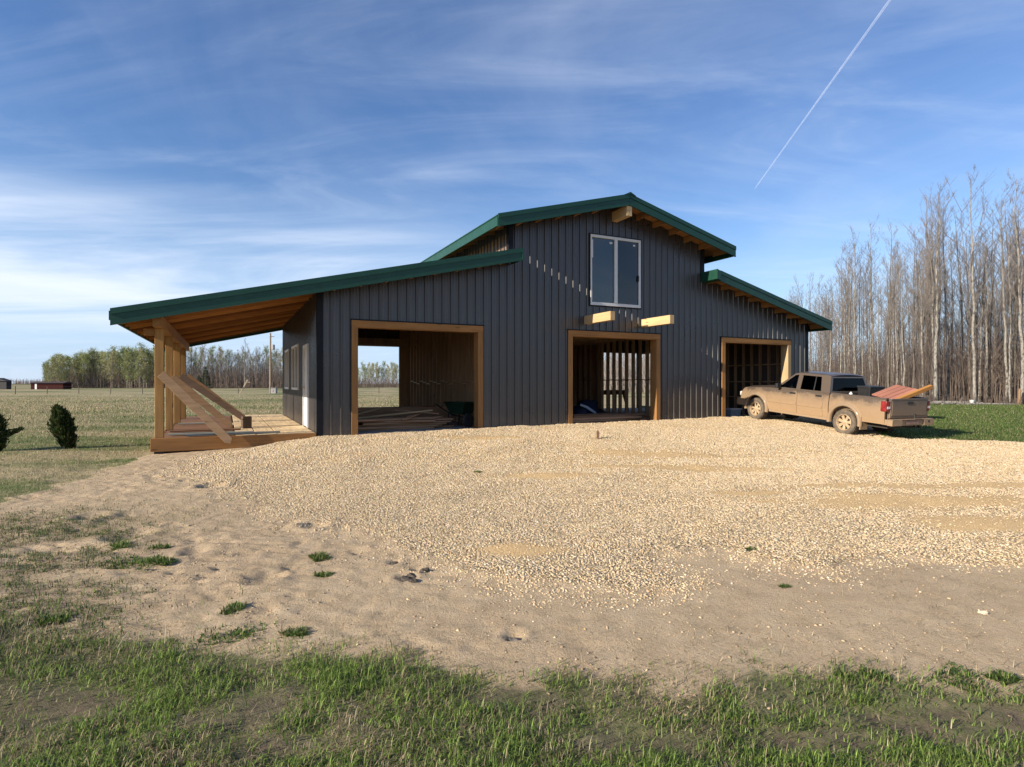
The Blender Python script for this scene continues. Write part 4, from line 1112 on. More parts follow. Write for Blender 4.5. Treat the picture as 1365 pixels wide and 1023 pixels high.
# load in the bed (things of their own, standing in the truck bed)
def in_truck(o, x, y, z, rot=(0, 0, 0)):
    o.matrix_world = mat4 @ Matrix.Translation((x, y, z)) @ Matrix.Rotation(rot[2], 4, 'Z') @ Matrix.Rotation(rot[1], 4, 'Y') @ Matrix.Rotation(rot[0], 4, 'X')
t = empty('wooden_panel'); tag(t, 'reddish slatted wooden panel leaning out of the pickup bed', 'wooden panel')
redw = wood('red_stained_wood', (.42, .18, .12), 'y', var=.25); orw = wood('orange_wood', (.55, .26, .07), 'y', var=.2)
for k in range(4):
    MB().box((-.40+.17*k, -.62, 0), (-.40+.17*k+.155, .24, .03)).build('slat', redw, t)
MB().box((-.50, -.95, -.03), (-.41, .24, .07)).build('rail', orw, t, bevel=.008)
MB().box((-.40, -.45, -.04), (.27, -.36, -.001)).build('batten', redw, t)
in_truck(t, -2.17, .06, 1.15, (R(-18), R(-7), R(-4)))
t = empty('storage_box'); tag(t, 'black plastic box in the pickup bed behind the cab', 'box')
mb = MB(); taper(mb, (.17, .26), (.19, .29), 0, .40); mb.build('body', M['black'], t, bevel=.01)
MB().box((-.2, -.31, .402), (.2, .31, .45)).build('lid', M['black'], t, bevel=.01)
in_truck(t, -1.40, -.35, .86)
t = MB(); taper(t, (.2, .3), (.2, .3), 0, .258); o = t.build('crate', M['brown_x']); in_truck(o, -1.40, -.35, .601); tag(o, 'brown wooden crate low in the pickup bed under the black box', 'crate')
mb = MB(); mb.lathe([(0, 0), (.06, 0), (.065, .12), (.05, .16), (.02, .18), (.02, .2), (0, .2)], 14, 'z'); o = mb.build('jug', M['white'], smooth=True); in_truck(o, -1.45, .5, 1.0); o.scale = (.75, .75, .8)
tag(o, 'small white jug behind the rear window of the pickup', 'jug')
mb = MB(); mb.box((-.12, -.12, 0), (.12, .12, .396)); o = mb.build('crate', M['brown_x'], bevel=.01); in_truck(o, -1.45, .5, .602); tag(o, 'brown crate low in the pickup bed under the white jug', 'crate')

# ------------------------------------------------------------------ trees
def tree_meshes(seed, h, r0, nb=36, spread=.16, twig_r=.014, low=.32, leafy=0, fork=False, leafcol=None, bk='bark', rnd=False):
    rd = random.Random(seed)
    pts = []; x = y = 0.0; n_ = 14; lean = (rd.uniform(-.03, .03), rd.uniform(-.03, .03))
    for i in range(n_+1):
        z = h*i/n_; pts.append(Vector((x+lean[0]*z, y+lean[1]*z, z))); x += rd.uniform(-.09, .09); y += rd.uniform(-.09, .09)
    rads = [r0*(1-i/n_)**.8*.92+.012 for i in range(n_+1)]; rads[0] *= 1.25
    tk = MB(); tk.tube([p - (Vector((0, 0, .15)) if i == 0 else Vector()) for i, p in enumerate(pts)], rads, 7)
    def at(t):
        f = t*n_; i = min(int(f), n_-1); return pts[i].lerp(pts[i+1], f-i)
    cr = MB(); leaves = []
    def limb(p, d, L, r, depth):
        n2 = 6 if depth == 0 else (2 if depth == 1 else 1); q = [p]; dd = d.copy()
        for i in range(n2):
            dd = (dd + Vector((rd.uniform(-.16, .16), rd.uniform(-.16, .16), .16 if depth < 2 else .08))).normalized(); q.append(q[-1]+dd*L/n2)
        cr.tube(q, [r*(1-.86*i/n2)+.002 for i in range(n2+1)], 4 if depth == 0 else 3, False)
        if depth < 2:
            k = rd.randint(5, 7) if depth == 0 else 3
            for _ in range(k):
                t = rd.uniform(.25, 1); i = min(int(t*n2), n2-1); b = q[i].lerp(q[i+1], t*n2-i)
                ax = Vector((rd.uniform(-1, 1), rd.uniform(-1, 1), rd.uniform(-.2, .9))).normalized()
                limb(b, (dd*.8+ax*.8).normalized(), L*rd.uniform(.3, .5), max(r*.45, twig_r*.55), depth+1)
        if leafy and depth >= 1: leaves.append(q[-1])
    if fork:
        for s_ in (rd.uniform(0, 6), rd.uniform(0, 6)):
            b = at(.45); limb(b, Vector((math.cos(s_)*.22, math.sin(s_)*.22, 1)).normalized(), h*.42, r0*.42, 0)
    for i in range(nb):
        t = low+(1-low)*(i+rd.random())/nb; a = rd.uniform(0, 2*PI); up = rd.uniform(.55, 1.3)
        L = h*spread*((.25+1.0*math.sin(PI*min(1, max(0, (t-low+.12)/(1.12-low)))**.8)) if rnd else (1.25-t))*rd.uniform(.6, 1.25)+.35
        limb(at(min(t, .985)), Vector((math.cos(a), math.sin(a), up)).normalized(), L, max(r0*.28*(1.05-t), twig_r), 0)
    # a few dead stubs low down
    for i in range(5):
        t = rd.uniform(.1, low); a = rd.uniform(0, 2*PI); limb(at(t), Vector((math.cos(a), math.sin(a), .25)).normalized(), rd.uniform(.3, 1.0), .012, 2)
    t_o = bpy.data.meshes.new('trunk'); t_o.from_pydata(tk.v, [], tk.f); t_o.materials.append(M[bk]); t_o.polygons.foreach_set('use_smooth', [True]*len(t_o.polygons))
    c_o = bpy.data.meshes.new('crown'); c_o.from_pydata(cr.v, [], cr.f); c_o.materials.append(M['twig'])
    l_o = None
    if leafy:
        n = leafy; idx = [rd.randrange(len(leaves)) for _ in range(n)]
        c0 = np.array([leaves[i][:] for i in idx])+rng.normal(0, .32, (n, 3)); s_ = .07+.13*rng.random((n, 1))
        u = rng.normal(0, 1, (n, 3)); u /= np.linalg.norm(u, axis=1, keepdims=True); w = np.cross(u, rng.normal(0, 1, (n, 3))); w /= np.linalg.norm(w, axis=1, keepdims=True)
        P = np.stack([c0-u*s_, c0+w*s_*.7, c0+u*s_, c0-w*s_*.7], 1).reshape(-1, 3)
        o = np_mesh('foliage', P, np.arange(n*4).reshape(-1, 4), M['leaf'], np.repeat(np.array(leafcol)*(.6+.8*rng.random((n, 1))), 4, 0)); l_o = o.data; bpy.data.objects.remove(o)
    return t_o, c_o, l_o
def tree(name, ms, x, y, s, rz, label, cat, group, z=None):
    r = empty(name, (x, y, (gz(x, y) if z is None else z)-.05), rz); r.scale = (s, s, s*1.0); tag(r, label, cat, group)
    for nm, m in zip(('trunk', 'crown', 'foliage'), ms):
        if m is not None: put(bpy.data.objects.new(nm, m), r)
    return r
ASP = [tree_meshes(100+k, 16.5, [.135, .105, .115, .085, .075, .095, .07, .085][k], [36, 32, 33, 28, 26, 30, 25, 30][k], .15, .0095, [.34, .4, .3, .45, .42, .36, .5, .38][k], fork=(k in (0, 2)), bk='bark' if k not in (3, 6) else 'bark_dark') for k in range(8)]
rt = random.Random(5)
# tall individual trees the photograph shows on the edge of the wood beyond the green lawn (x pixel, distance beyond edge)
def edge_at(px):
    u = (px-682.5)/F; z = float(WOODZ(u)); return u*z, z
spec = [(1247, 0, 17.0, .17), (1262, 1.5, 16.5, .15), (1300, .5, 17.8, .2), (1322, 3, 16, .12), (1340, 1, 16.5, .14), (1352, 2, 16.2, .14), (1363, .3, 17, .15), (1283, 3, 15.6, .13),
        (1218, 2, 15.0, .13), (1190, 4, 14.5, .11), (1183, 1, 15.6, .12), (1205, .5, 13.5, .11), (1130, 6, 16.4, .13), (1150, 3, 14.8, .11)]
for k, (px, off, h, r_) in enumerate(spec):
    x, y = edge_at(px); x += off*x/y; y += off
    tree('aspen', ASP[k % 3 if h > 16 else 3+k % 5], x, y, h*.935/16.5, rt.uniform(0, 6.3), 'tall bare pale aspen at the front edge of the wood beyond the green lawn', 'tree', 'tall aspens along the wood edge')
cnt = 0
while cnt < 185:
    px = rt.uniform(1045, 1480); x, y = edge_at(px)
    dp = (26 if cnt < 165 else 45)*rt.random()**(1.3 if cnt < 165 else .6); u = (px-682.5)/F
    y2 = y+dp; x2 = u*y2 + rt.uniform(-1, 1)
    h = rt.uniform(10.0, 16.2)
    tree('aspen', ASP[rt.randrange(8)], x2, y2, h/16.5, rt.uniform(0, 6.3), 'bare slender aspen standing within the wood beyond the green lawn', 'tree', 'aspens crowded in the wood beyond the green lawn'); cnt += 1
# undergrowth of the wood: thin stems and twigs, one mass
def thicket(name, spots, hmin, hmax, label, r_=.012, tw=5, bc=(.13, .098, .076)):
    Vs = []; Fs = []; k = 0
    for (x, y) in spots:
        h = rt.uniform(hmin, hmax); z = gz(x, y)-.05; lx, ly = rt.uniform(-.08, .08), rt.uniform(-.08, .08)
        segs = [((x, y, z), (x+lx*h, y+ly*h, z+h), r_*(.8+h*.12))]
        for _ in range(tw):
            t = rt.uniform(.25, .98); bx, by, bz = x+lx*h*t, y+ly*h*t, z+h*t; a = rt.uniform(0, 6.3); L = h*rt.uniform(.1, .25)
            segs.append(((bx, by, bz), (bx+math.cos(a)*L*.6, by+math.sin(a)*L*.6, bz+L), r_*.8))
        for p, q, r1 in segs:
            for j in range(3):
                t = 2.1*j; Vs.append((p[0]+math.cos(t)*r1, p[1]+math.sin(t)*r1, p[2]))
            Vs.append(q); Fs += [(k, k+1, k+3), (k+1, k+2, k+3), (k+2, k, k+3)]; k += 4
    o = np_mesh(name, np.array(Vs), np.array(Fs), plain(name+'_bark', bc, .9, .45, .8)); tag(o, label, 'undergrowth', kind='stuff'); return o
sp_ = []
for _ in range(5400):
    px = rt.uniform(1040, 1480); x, y = edge_at(px); dp = .5+30*rt.random()**1.1; u = (px-682.5)/F; sp_.append((u*(y+dp), y+dp)) if y < 60 or dp > 3 else sp_.extend([(u*(y+dp), y+dp), (u*(y+dp*2)+.3, y+dp*2)])
thicket('undergrowth', sp_, 1.2, 7.0, 'brown leafless undergrowth filling the wood beyond the green lawn', .02, 7)

# left belt
LG = [(.31, .34, .13), (.36, .37, .15), (.25, .29, .115), (.37, .35, .17)]
BUD = [tree_meshes(300+k, 15, [.17, .14, .15, .13][k], 32, .17, .03, .10, 1700, leafcol=LG[k], bk='bark', rnd=True) for k in range(4)]
BAR = [tree_meshes(400+k, 15, [.17, .14, .15][k], 32, .14, .028, .14, bk=('bark', 'bark_dark', 'bark')[k], rnd=True) for k in range(3)]
def at_px(px, y): u = (px-682.5)/F; return u*y, y
for k in range(90):
    px = 58+ (232-58)*(k+rt.random()*.8)/90; y = rt.uniform(188, 225)
    x, y = at_px(px, y); h = np.interp(px, [60, 75, 95, 110, 180, 240], [8.5, 11.0, 9.5, 12.5, 13.0, 13.2])*rt.uniform(.88, 1.06)
    tree('budding_tree', BUD[rt.randrange(4)], x, y, h/15, rt.uniform(0, 6.3), 'tree with thin spring green foliage in the belt beyond the red shed', 'tree', 'greening trees of the far belt')
for k in range(80):
    px = 225+(385-225)*(k+rt.random())/80; y = rt.uniform(188, 222)
    x, y = at_px(px, y); h = rt.uniform(10.5, 14.6)
    if k % 5 == 0: tree('budding_tree', BUD[2+rt.randrange(2)], x, y, h/15, rt.uniform(0, 6.3), 'pale greyish tree with a few buds among the bare trees behind the porch', 'tree', 'budding trees behind the porch')
    else: tree('bare_tree', BAR[rt.randrange(3)], x, y, h/15, rt.uniform(0, 6.3), 'bare grey tree in the far belt seen beneath the porch roof', 'tree', 'bare trees behind the porch')
x, y = at_px(326, 175); tree('bare_tree', BAR[0], x, y, 14.2/15, 1.0, 'tallest bare tree with a pale trunk beneath the porch roof', 'tree', None)
for k in range(34):
    px = 470+(560-470)*(k+rt.random())/34; x, y = at_px(px, rt.uniform(300, 340)); h = rt.uniform(9, 12.5)
    tree('budding_tree', BUD[rt.randrange(4)], x, y, h/15, rt.uniform(0, 6.3), 'small distant tree seen through the bay beside the porch', 'tree', 'distant trees seen through the bay beside the porch')
sp_ = [at_px(rt.uniform(228, 400), rt.uniform(185, 225)) for _ in range(2600)]
thicket('brush', sp_, 1.5, 8.5, 'reddish brown brush at the foot of the far bare trees', .045, 5)
sp_ = [at_px(rt.uniform(465, 565), rt.uniform(215, 235)) for _ in range(1100)]
thicket('brush', sp_, 1.5, 4.2, 'reddish brown brush seen through the bay beside the porch', .045, 4)
sp_ = [at_px(rt.uniform(60, 232), rt.uniform(195, 228)) for _ in range(2400)]
thicket('brush', sp_, 1.5, 8.0, 'low dark brush among the greening trees of the far belt', .045, 4)
sp_ = [at_px(rt.uniform(790, 880), rt.uniform(95, 150)) for _ in range(1300)]
thicket('brush', sp_, 2.5, 9.0, 'brush glimpsed between the bare studs of the middle bay', .035, 5, (.34, .29, .24))
for k in range(24):
    x, y = at_px(785+100*(k+rt.random())/24, rt.uniform(100, 140)); tree('aspen', ASP[3+k % 5], x, y, rt.uniform(.65, .85), rt.uniform(0, 6.3), 'bare tree glimpsed between the bare studs of the middle bay', 'tree', 'trees glimpsed through the middle bay')
sp_ = [at_px(rt.uniform(-60, 60), rt.uniform(880, 930)) for _ in range(500)]
thicket('far_wood', sp_, 5, 9.5, 'faint line of far off bare woods on the horizon', .2, 4)
# spruces
def conifer(name, x, y, h, w, label, n=2600, col=(.03, .06, .022)):
    r = empty(name, (x, y, gz(x, y))); tag(r, label, 'tree')
    MB().tube([(0, 0, -.1), (0, 0, h*.95)], [h*.02+.02, .01], 7).build('trunk', M['bark_dark'], r)
    t = rng.random(n)**.8; a = rng.random(n)*2*PI; lay = np.round(t*14)/14*.6+t*.4
    rr = w*(1-lay)*(.35+.65*rng.random(n)**.5)+.03; c0 = np.stack([rr*np.cos(a), rr*np.sin(a), h*(.05+.95*lay)-.25*rr], 1)
    d = np.stack([np.cos(a), np.sin(a), -.35+.3*rng.random(n)], 1); s_ = (h*.045*(.6+.8*rng.random((n, 1)))); w_ = np.cross(d, rng.normal(0, 1, (n, 3))); w_ /= np.linalg.norm(w_, axis=1, keepdims=True)
    P = np.stack([c0-d*s_*.6, c0+w_*s_*.3, c0+d*s_, c0-w_*s_*.3], 1).reshape(-1, 3)
    np_mesh('crown', P, np.arange(n*4).reshape(-1, 4), M['leaf'], np.repeat(np.array(col)*(.5+rng.random((n, 1))), 4, 0), r)
x, y = at_px(274, 172); conifer('spruce', x, y, 6.4, 2.0, 'small dark green spruce in front of the bare trees beneath the porch roof')
x, y = at_px(265, 180); conifer('spruce', x, y, 4.0, 1.6, 'low dark spruce just beside the small spruce beneath the porch roof')

# ------------------------------------------------------------------ cedar bushes on the left
def cedar(px, py, h, w, lean, label, arm=None, n=9000):
    x, y = px2w(px, py); r = empty('cedar_bush', (x, y, gz(x, y))); tag(r, label, 'bush')
    MB().tube([(0, 0, -.05), (lean*.5, 0, h*.5), (lean*.92, 0, h*.93)], [.03, .022, .006], 7).build('trunk', M['bark_dark'], r)
    t = rng.random(n); a = rng.random(n)*2*PI
    env = np.interp(t, [0, .12, .45, .75, .92, 1], [.25, .62, 1.0, .85, .45, .05])*w*(.55+.75*vnoise(a*2.2, t*9, 5))
    rr = env*rng.random(n)**.45*(1+.35*(rng.random(n) < .08))
    c0 = np.stack([rr*np.cos(a)+lean*t, rr*np.sin(a), h*(.03+.97*t)+.02*rng.standard_normal(n)], 1)
    d = np.stack([np.cos(a)*.7, np.sin(a)*.7, .9+.5*rng.random(n)], 1)
    if arm:
        k = n//5; q = rng.random(k); c0[:k] = np.array([0, 0, h*.38])+np.outer(q, np.array(arm))+rng.normal(0, .035, (k, 3))*(1.25-q[:, None]); d[:k] = np.array(arm)*1.2+rng.normal(0, .35, (k, 3))
    d /= np.linalg.norm(d, axis=1, keepdims=True)
    w_ = np.cross(d, rng.normal(0, 1, (n, 3))); w_ /= np.linalg.norm(w_, axis=1, keepdims=True); s_ = .022+.034*rng.random((n, 1))
    P = np.stack([c0-d*s_, c0+w_*s_*.32, c0+d*s_*1.1, c0-w_*s_*.32], 1).reshape(-1, 3)
    br = rng.random((n, 1)) < .12
    cc = np.where(br, np.array([.10, .07, .025]), np.array([.042, .068, .02])*(.4+1.6*rng.random((n, 1))**1.5))
    np_mesh('crown', P, np.arange(n*4).reshape(-1, 4), M['leaf'], np.repeat(cc, 4, 0), r)
cedar(93, 598, .97, .23, -.30, 'dark columnar cedar bush leaning over on the lawn')
cedar(-4, 602, .86, .24, -.12, 'dark cedar bush with one long branch reaching sideways', arm=(.5, .05, .17))

# ------------------------------------------------------------------ far buildings, fence, pole
def shed(name, px0, px1, y, h, label, wallc, roofc, base=-.3, gable=False, door=None):
    x0, x1 = at_px(px0, y)[0], at_px(px1, y)[0]; w = x1-x0
    r = empty(name, ((x0+x1)/2, y, gz((x0+x1)/2, y))); tag(r, label, 'shed')
    d = min(w*.35, 4)
    MB().box((-w/2, 0, base), (w/2, d, h*.8)).build('wall', wallc, r)
    if gable: MB().prism([(-w/2-.3, 0, h*.8), (0, 0, h*1.12), (w/2+.3, 0, h*.8)], (0, -.3, 0), (0, d+.3, 0)).build('roof', roofc, r)
    else: MB().prism([(0, -.4, h*.78), (0, d/2, h), (0, d+.4, h*.78)], (-w/2-.3, 0, 0), (w/2+.3, 0, 0)).build('roof', roofc, r)
    if door: MB().box((-w/2+w*door[0], -.05, .0), (-w/2+w*door[1], .02, h*.72)).build('door', M['white'], r)
redp = plain('faded_red_paint', (.04, .011, .010), .9, .2, spec=.1)
shed('red_shed', 41, 84, 150, 2.0, 'long low dark red shed with a pale door at the edge of the field', redp, plain('grey_roof', (.07, .055, .055), .9, spec=.1), door=(.13, .19))
shed('dark_shed', -14, 8.5, 150, 2.6, 'dark gabled shed on the horizon', plain('tarred_wood', (.02, .018, .02), .8), plain('dark_roof', (.03, .03, .035), .8), gable=True)
def fence(p, q, n_, label, h=1.15):
    r = empty('wire_fence', (p[0], p[1], gz(*p))); tag(r, label, 'fence'); d = Vector((q[0]-p[0], q[1]-p[1], 0))
    pm = wood('fence_post', (.16, .12, .085), 'z')
    wires = [[] for _ in range(3)]
    for k in range(n_+1):
        b = d*k/n_; zz = gz(p[0]+b.x, p[1]+b.y)-r.location.z; tl = rt.uniform(-.04, .04)
        MB().tube([(b.x, b.y, zz-.1), (b.x+tl, b.y, zz+h*rt.uniform(.92, 1.08))], [.055, .05], 7).build('post', pm, r)
        for j in range(3): wires[j].append((b.x, b.y-.06, zz+h*(.35+.28*j)))
    mb = MB()
    for w in wires: mb.tube(w, [.006]*len(w), 3, False)
    mb.build('wire', plain('wire', (.2, .19, .18), .6, metallic=.6), r)
fence((-76, 84.5), (-30, 84), 10, 'thin wire fence with dark posts across the field beyond the cedar bushes')
fence((-29.5, 84), (-6, 96), 5, 'wire fence continuing behind the barn')
x, y = at_px(360.5, 88)
t = empty('utility_pole', (x, y, gz(x, y))); tag(t, 'weathered wooden utility pole at the field edge seen under the porch roof', 'utility pole')
MB().tube([(0, 0, -.2), (0, 0, 9.0)], [.17, .11], 10).build('pole', wood('pole_wood', (.28, .21, .15), 'z'), t)
MB().lathe([(0, 6.5), (.2, 6.5), (.24, 6.6), (.24, 7.2), (.16, 7.3), (0, 7.3)], 14, 'z', (.42, 0, 0)).build('transformer', plain('grey_steel', (.3, .3, .31), .5), t)
MB().bar((-.15, 0, 8.5), (.55, 0, 8.5), .08, .1).build('crossarm', M['brown_x'], t)
for s_ in (-.1, .5): MB().lathe([(0, 8.55), (.05, 8.56), (.06, 8.62), (.03, 8.72), (0, 8.73)], 8, 'z', (s_, 0, 0)).build('insulator', M['white'], t)
mb = MB(); mb.bar((0, 0, 0), (1.1, 0, 2.0), .14, .14); mb.bar((.9, 0, 1.62), (1.45, 0, 1.62), .06, .08); x, y = at_px(320, 84.5); o = mb.build('fence_brace', wood('grey_pole', (.36, .29, .2), 'x')); o.location = (x, y, gz(x, y)); tag(o, 'pale leaning brace pole at the fence under the porch roof', 'brace pole')
mb = MB(); mb.box((-.45, -.3, 0), (.45, .3, .75)); mb.box((-.5, -.35, .751), (.5, .35, .83)); mb.box((-.1, -.34, .3), (.12, -.301, .5)); x, y = at_px(364.5, 87); o = mb.build('utility_box', plain('grey_box', (.3, .28, .27), .7)); o.location = (x, y, gz(x, y)); tag(o, 'grey utility box beside the foot of the utility pole', 'utility box')

# ------------------------------------------------------------------ weeds, stones, sticks on the ground
def weed_mesh(n, seed, spread=.075, L=.05):
    rr = np.random.default_rng(seed); global rng; keep_ = rng; rng = rr
    x = np.clip(rr.normal(0, spread, n), -1.5*spread, 1.5*spread); y = np.clip(rr.normal(0, spread*.7, n), -spread, spread)
    P, T, cc = blades(x, y, L*(.5+rr.random(n)), .005+.007*rr.random(n), gcolors(n, .9, ((.07, .12, .025), (.14, .21, .05))), 1.5, z=np.zeros(n)-.005, az=np.arctan2(y, x)+rr.normal(0, 1.0, n))
    o = np_mesh('weed', P, T, M['blade'], cc); me_ = o.data; bpy.data.objects.remove(o); rng = keep_; return me_
WM = [weed_mesh(420, 1, .06, .042), weed_mesh(330, 2, .055, .04), weed_mesh(520, 3, .12, .034), weed_mesh(230, 4, .04, .034)]
wd = [(425, 743, 0, 1.0, 'round green weed clump alone on the dirt, the upper of two'), (431, 766, 3, 1.0, 'small green weed just below the upper round clump'),
      (312, 813, 1, .9, 'small green weed on the dirt above two broader clumps'), (310, 846, 2, .9, 'broad green weed clump of a pair near the turf'),
      (391, 845, 0, .75, 'bright green weed clump beside the broad one near the turf'), (175, 752, 2, 1.1, 'wide flat weed patch far out on the dirt below the porch'),
      (215, 750, 1, 1.2, 'flat weed patch beside the widest weed patch'), (212, 731, 3, 1.2, 'tiny weed above the flat weed patches'),
      (160, 729, 3, 1.5, 'small dark weed above the widest weed patch'), (68, 828, 0, .9, 'green weed clump where the dirt meets the sparse turf'),
      (1130, 902, 1, .6, 'small weed on the dirt edge below the pickup'), (1166, 900, 1, .75, 'spiky weed beside the small one on the dirt edge below the pickup'),
      (1280, 903, 2, .7, 'large weed clump by the scatter of pale stones'), (1338, 905, 0, .7, 'round weed clump past the large clump by the pale stones'),
      (1001, 738, 3, .7, 'tiny grey green tuft at the lower edge of the gravel'), (1046, 782, 3, .6, 'tiny tuft on the dirt below the gravel edge'), (637, 632, 3, .9, 'thin grey tuft in the middle of the gravel')]
for px, py, k, s_, lab in wd:
    x, y = px2w(px, py); o = put(bpy.data.objects.new('weed', WM[k])); o.location = (x, y, gz(x, y)); o.rotation_euler = (0, 0, px*.7); o.scale = (s_,)*3; tag(o, lab, 'weed', 'weeds on the bare dirt')
def rock(r, seed, flat=.6):
    rr = random.Random(seed); bm = bmesh.new(); bmesh.ops.create_icosphere(bm, subdivisions=3, radius=r)
    for v_ in bm.verts:
        p = v_.co/r; n_ = 1+.25*math.sin(3.1*p.x+seed)*math.cos(2.7*p.y+seed*2)+.12*math.sin(7*p.z+5*p.x+seed)+rr.uniform(-.04, .04); v_.co = Vector((p.x*n_*r*1.2, p.y*n_*r, p.z*n_*r*flat))
    me_ = bpy.data.meshes.new('stone'); bm.to_mesh(me_); bm.free(); return me_
rockm = plain('dark_stone', (.12, .105, .09), .9, .4, 12, bump=.4); clodm = plain('dark_clod', (.075, .06, .045), .95, .3, 15, bump=.5)
rk = [(687, 850, .035, rockm, 'grey stone half sunk in a hollow in the bare dirt'), (538, 773, .045, clodm, 'largest dark clod in the cluster beside the gravel tongue'), (549, 768, .035, clodm, 'dark clod at the top of the cluster beside the gravel tongue'),
      (551, 775, .028, clodm, 'small dark clod at the end of the cluster beside the gravel tongue'), (526, 750, .032, clodm, 'single dark clod above the clod cluster'), (566, 762, .03, clodm, 'dark clod standing off from the clod cluster'), (1311, 818, .022, plain('pale_stone', (.55, .45, .32), .9), 'pale stone alone on the smooth dirt')]
for i, (px, py, r_, m, lab) in enumerate(rk):
    me_ = rock(r_, i+1); me_.materials.append(m); x, y = px2w(px, py); o = put(bpy.data.objects.new('stone' if m is not clodm else 'clod', me_)); o.location = (x, y, gz(x, y)+.004); tag(o, lab, 'stone' if m is not clodm else 'clod')
# little stake on the gravel
x, y = px2w(797, 587); mb = MB(); mb.box((-.03, -.025, -.05), (.03, .025, .17)); mb.add([(-.03, -.025, .17), (.03, -.025, .17), (.03, .025, .17), (-.03, .025, .17), (0, 0, .21)], [(0, 1, 4), (1, 2, 4), (2, 3, 4), (3, 0, 4)])
o = mb.build('stake', M['brown_y']); o.location = (x, y, gz(x, y)); tag(o, 'short dark stake standing in the gravel before the middle bay', 'stake')
# straw / stick on the near turf
for i, (px, py, L, a, lab) in enumerate([(172, 852, .16, .1, 'pale straw stalk lying flat on the turf'), (219, 862, .13, 1.9, 'pale straw stalk standing slanted on the turf'), (155, 868, .1, 1.3, 'short pale straw stalk beside the flat one')]):
    x, y = px2w(px, py); z = gz(x, y); mb = MB(); mb.tube([(0, 0, .0), (math.cos(a)*L*.5, .05, abs(math.sin(a))*L*.4+.02), (math.cos(a)*L, .08, abs(math.sin(a))*L*.7+.015)], [.0022, .002, .001], 5)
    o = mb.build('straw_stalk', plain('straw', (.5, .42, .28), .8)); o.location = (x, y, z); tag(o, lab, 'straw', None)
# logs and debris at the wood edge
lg = [(1262, 1.6, .10, 3.6, .1, 'grey fallen log next to the pickup tailgate at the wood edge'), (1277, .2, .13, 4.2, -.05, 'long fallen log at the wood edge beyond the pickup'), (1293, .4, .06, 3.4, .12, 'thin pale fallen pole at the wood edge'),
      (1325, -.3, .07, 5.0, .03, 'long thin fallen pole along the lawn edge'), (1253, 2.6, .16, 1.8, .5, 'short thick log behind the log next to the pickup')]
for px, off, r_, L, a, lab in lg:
    x, y = edge_at(px); x += off*.3-.6; y += off-.4; z = gz(x, y)
    mb = MB(); mb.tube([(-L/2, 0, 0), (-L/6, .06, .05), (L/5, -.05, .03), (L/2, .05, .0)], [r_, r_*.95, r_*.85, r_*.7], 9)
    mb.tube([(L*.1, 0, .02), (L*.18, .1, r_*3)], [r_*.35, r_*.15], 5)
    o = mb.build('log', M['bark']); o.location = (x, y, z+r_*.7); o.rotation_euler = (0, 0, a); tag(o, lab, 'log', 'fallen logs at the wood edge')
x, y = edge_at(1304); mb = MB(); mb.lathe([(0, 0), (.13, 0), (.16, .33), (.165, .34), (.15, .34), (.12, .03)], 16, 'z'); o = mb.build('bucket', M['white'], smooth=True); o.location = (x-.6, y-.2, gz(x-.6, y-.2)); tag(o, 'white bucket among the debris at the wood edge', 'bucket')
x, y = edge_at(1361); mb = MB(); mb.tube([(0, 0, -.1), (.03, 0, .95), (.06, .02, 1.15)], [.09, .085, .06], 9); o = mb.build('stump', wood('orange_stump', (.27, .17, .095), 'z')); o.location = (x-.3, y-.2, gz(x-.3, y-.2)); tag(o, 'orange brown broken stump at the edge of the wood', 'stump')
sp_ = []
for _ in range(420):
    px = rt.gauss(1258, 16) if rt.random() < .5 else rt.uniform(1235, 1380); x, y = edge_at(px); sp_.append((x-.5+rt.uniform(-.4, 1.2), y+rt.uniform(-.6, 1.6)))
thicket('brush_heap', sp_, .2, .8, 'tangle of cut branches along the wood edge behind the pickup', .02, 4)

# ------------------------------------------------------------------ contrail
H = 8000.
def skyp(px, py): u, v_ = (px-682.5)/F, (511.5-py)/F; return Vector((u*H/v_, H/v_, H))
P1, P2 = skyp(1215, -40), skyp(1006, 252)
m = bpy.data.materials.new('contrail_ice'); m.use_nodes = True; t_ = m.node_tree; t_.nodes.clear()
o_ = t_.nodes.new('ShaderNodeOutputMaterial'); mx = t_.nodes.new('ShaderNodeMixShader'); tr = t_.nodes.new('ShaderNodeBsdfTransparent'); df = t_.nodes.new('ShaderNodeBsdfDiffuse'); df.inputs[0].default_value = (.9, .9, .92, 1)
nz = t_.nodes.new('ShaderNodeTexNoise'); nz.inputs['Scale'].default_value = .004; tcn = t_.nodes.new('ShaderNodeTexCoord'); t_.links.new(tcn.outputs['Object'], nz.inputs['Vector'])
mr = t_.nodes.new('ShaderNodeMapRange'); mr.inputs[3].default_value = .08; mr.inputs[4].default_value = .26; t_.links.new(nz.outputs[0], mr.inputs[0]); t_.links.new(mr.outputs[0], mx.inputs[0])
t_.links.new(tr.outputs[0], mx.inputs[1]); t_.links.new(df.outputs[0], mx.inputs[2]); t_.links.new(mx.outputs[0], o_.inputs[0])
mb = MB(); n_ = 40; cr_ = random.Random(2)
mb.tube([(P1-P1)+(P2-P1)*i/n_  for i in range(n_+1)], [(24-8*i/n_)*cr_.uniform(.95, 1.05)+ (2 if i < n_ else -10) for i in range(n_+1)], 8)
o = mb.build('contrail', m, smooth=True); o.location = P1; tag(o, 'thin white contrail slanting across the blue sky', 'contrail')

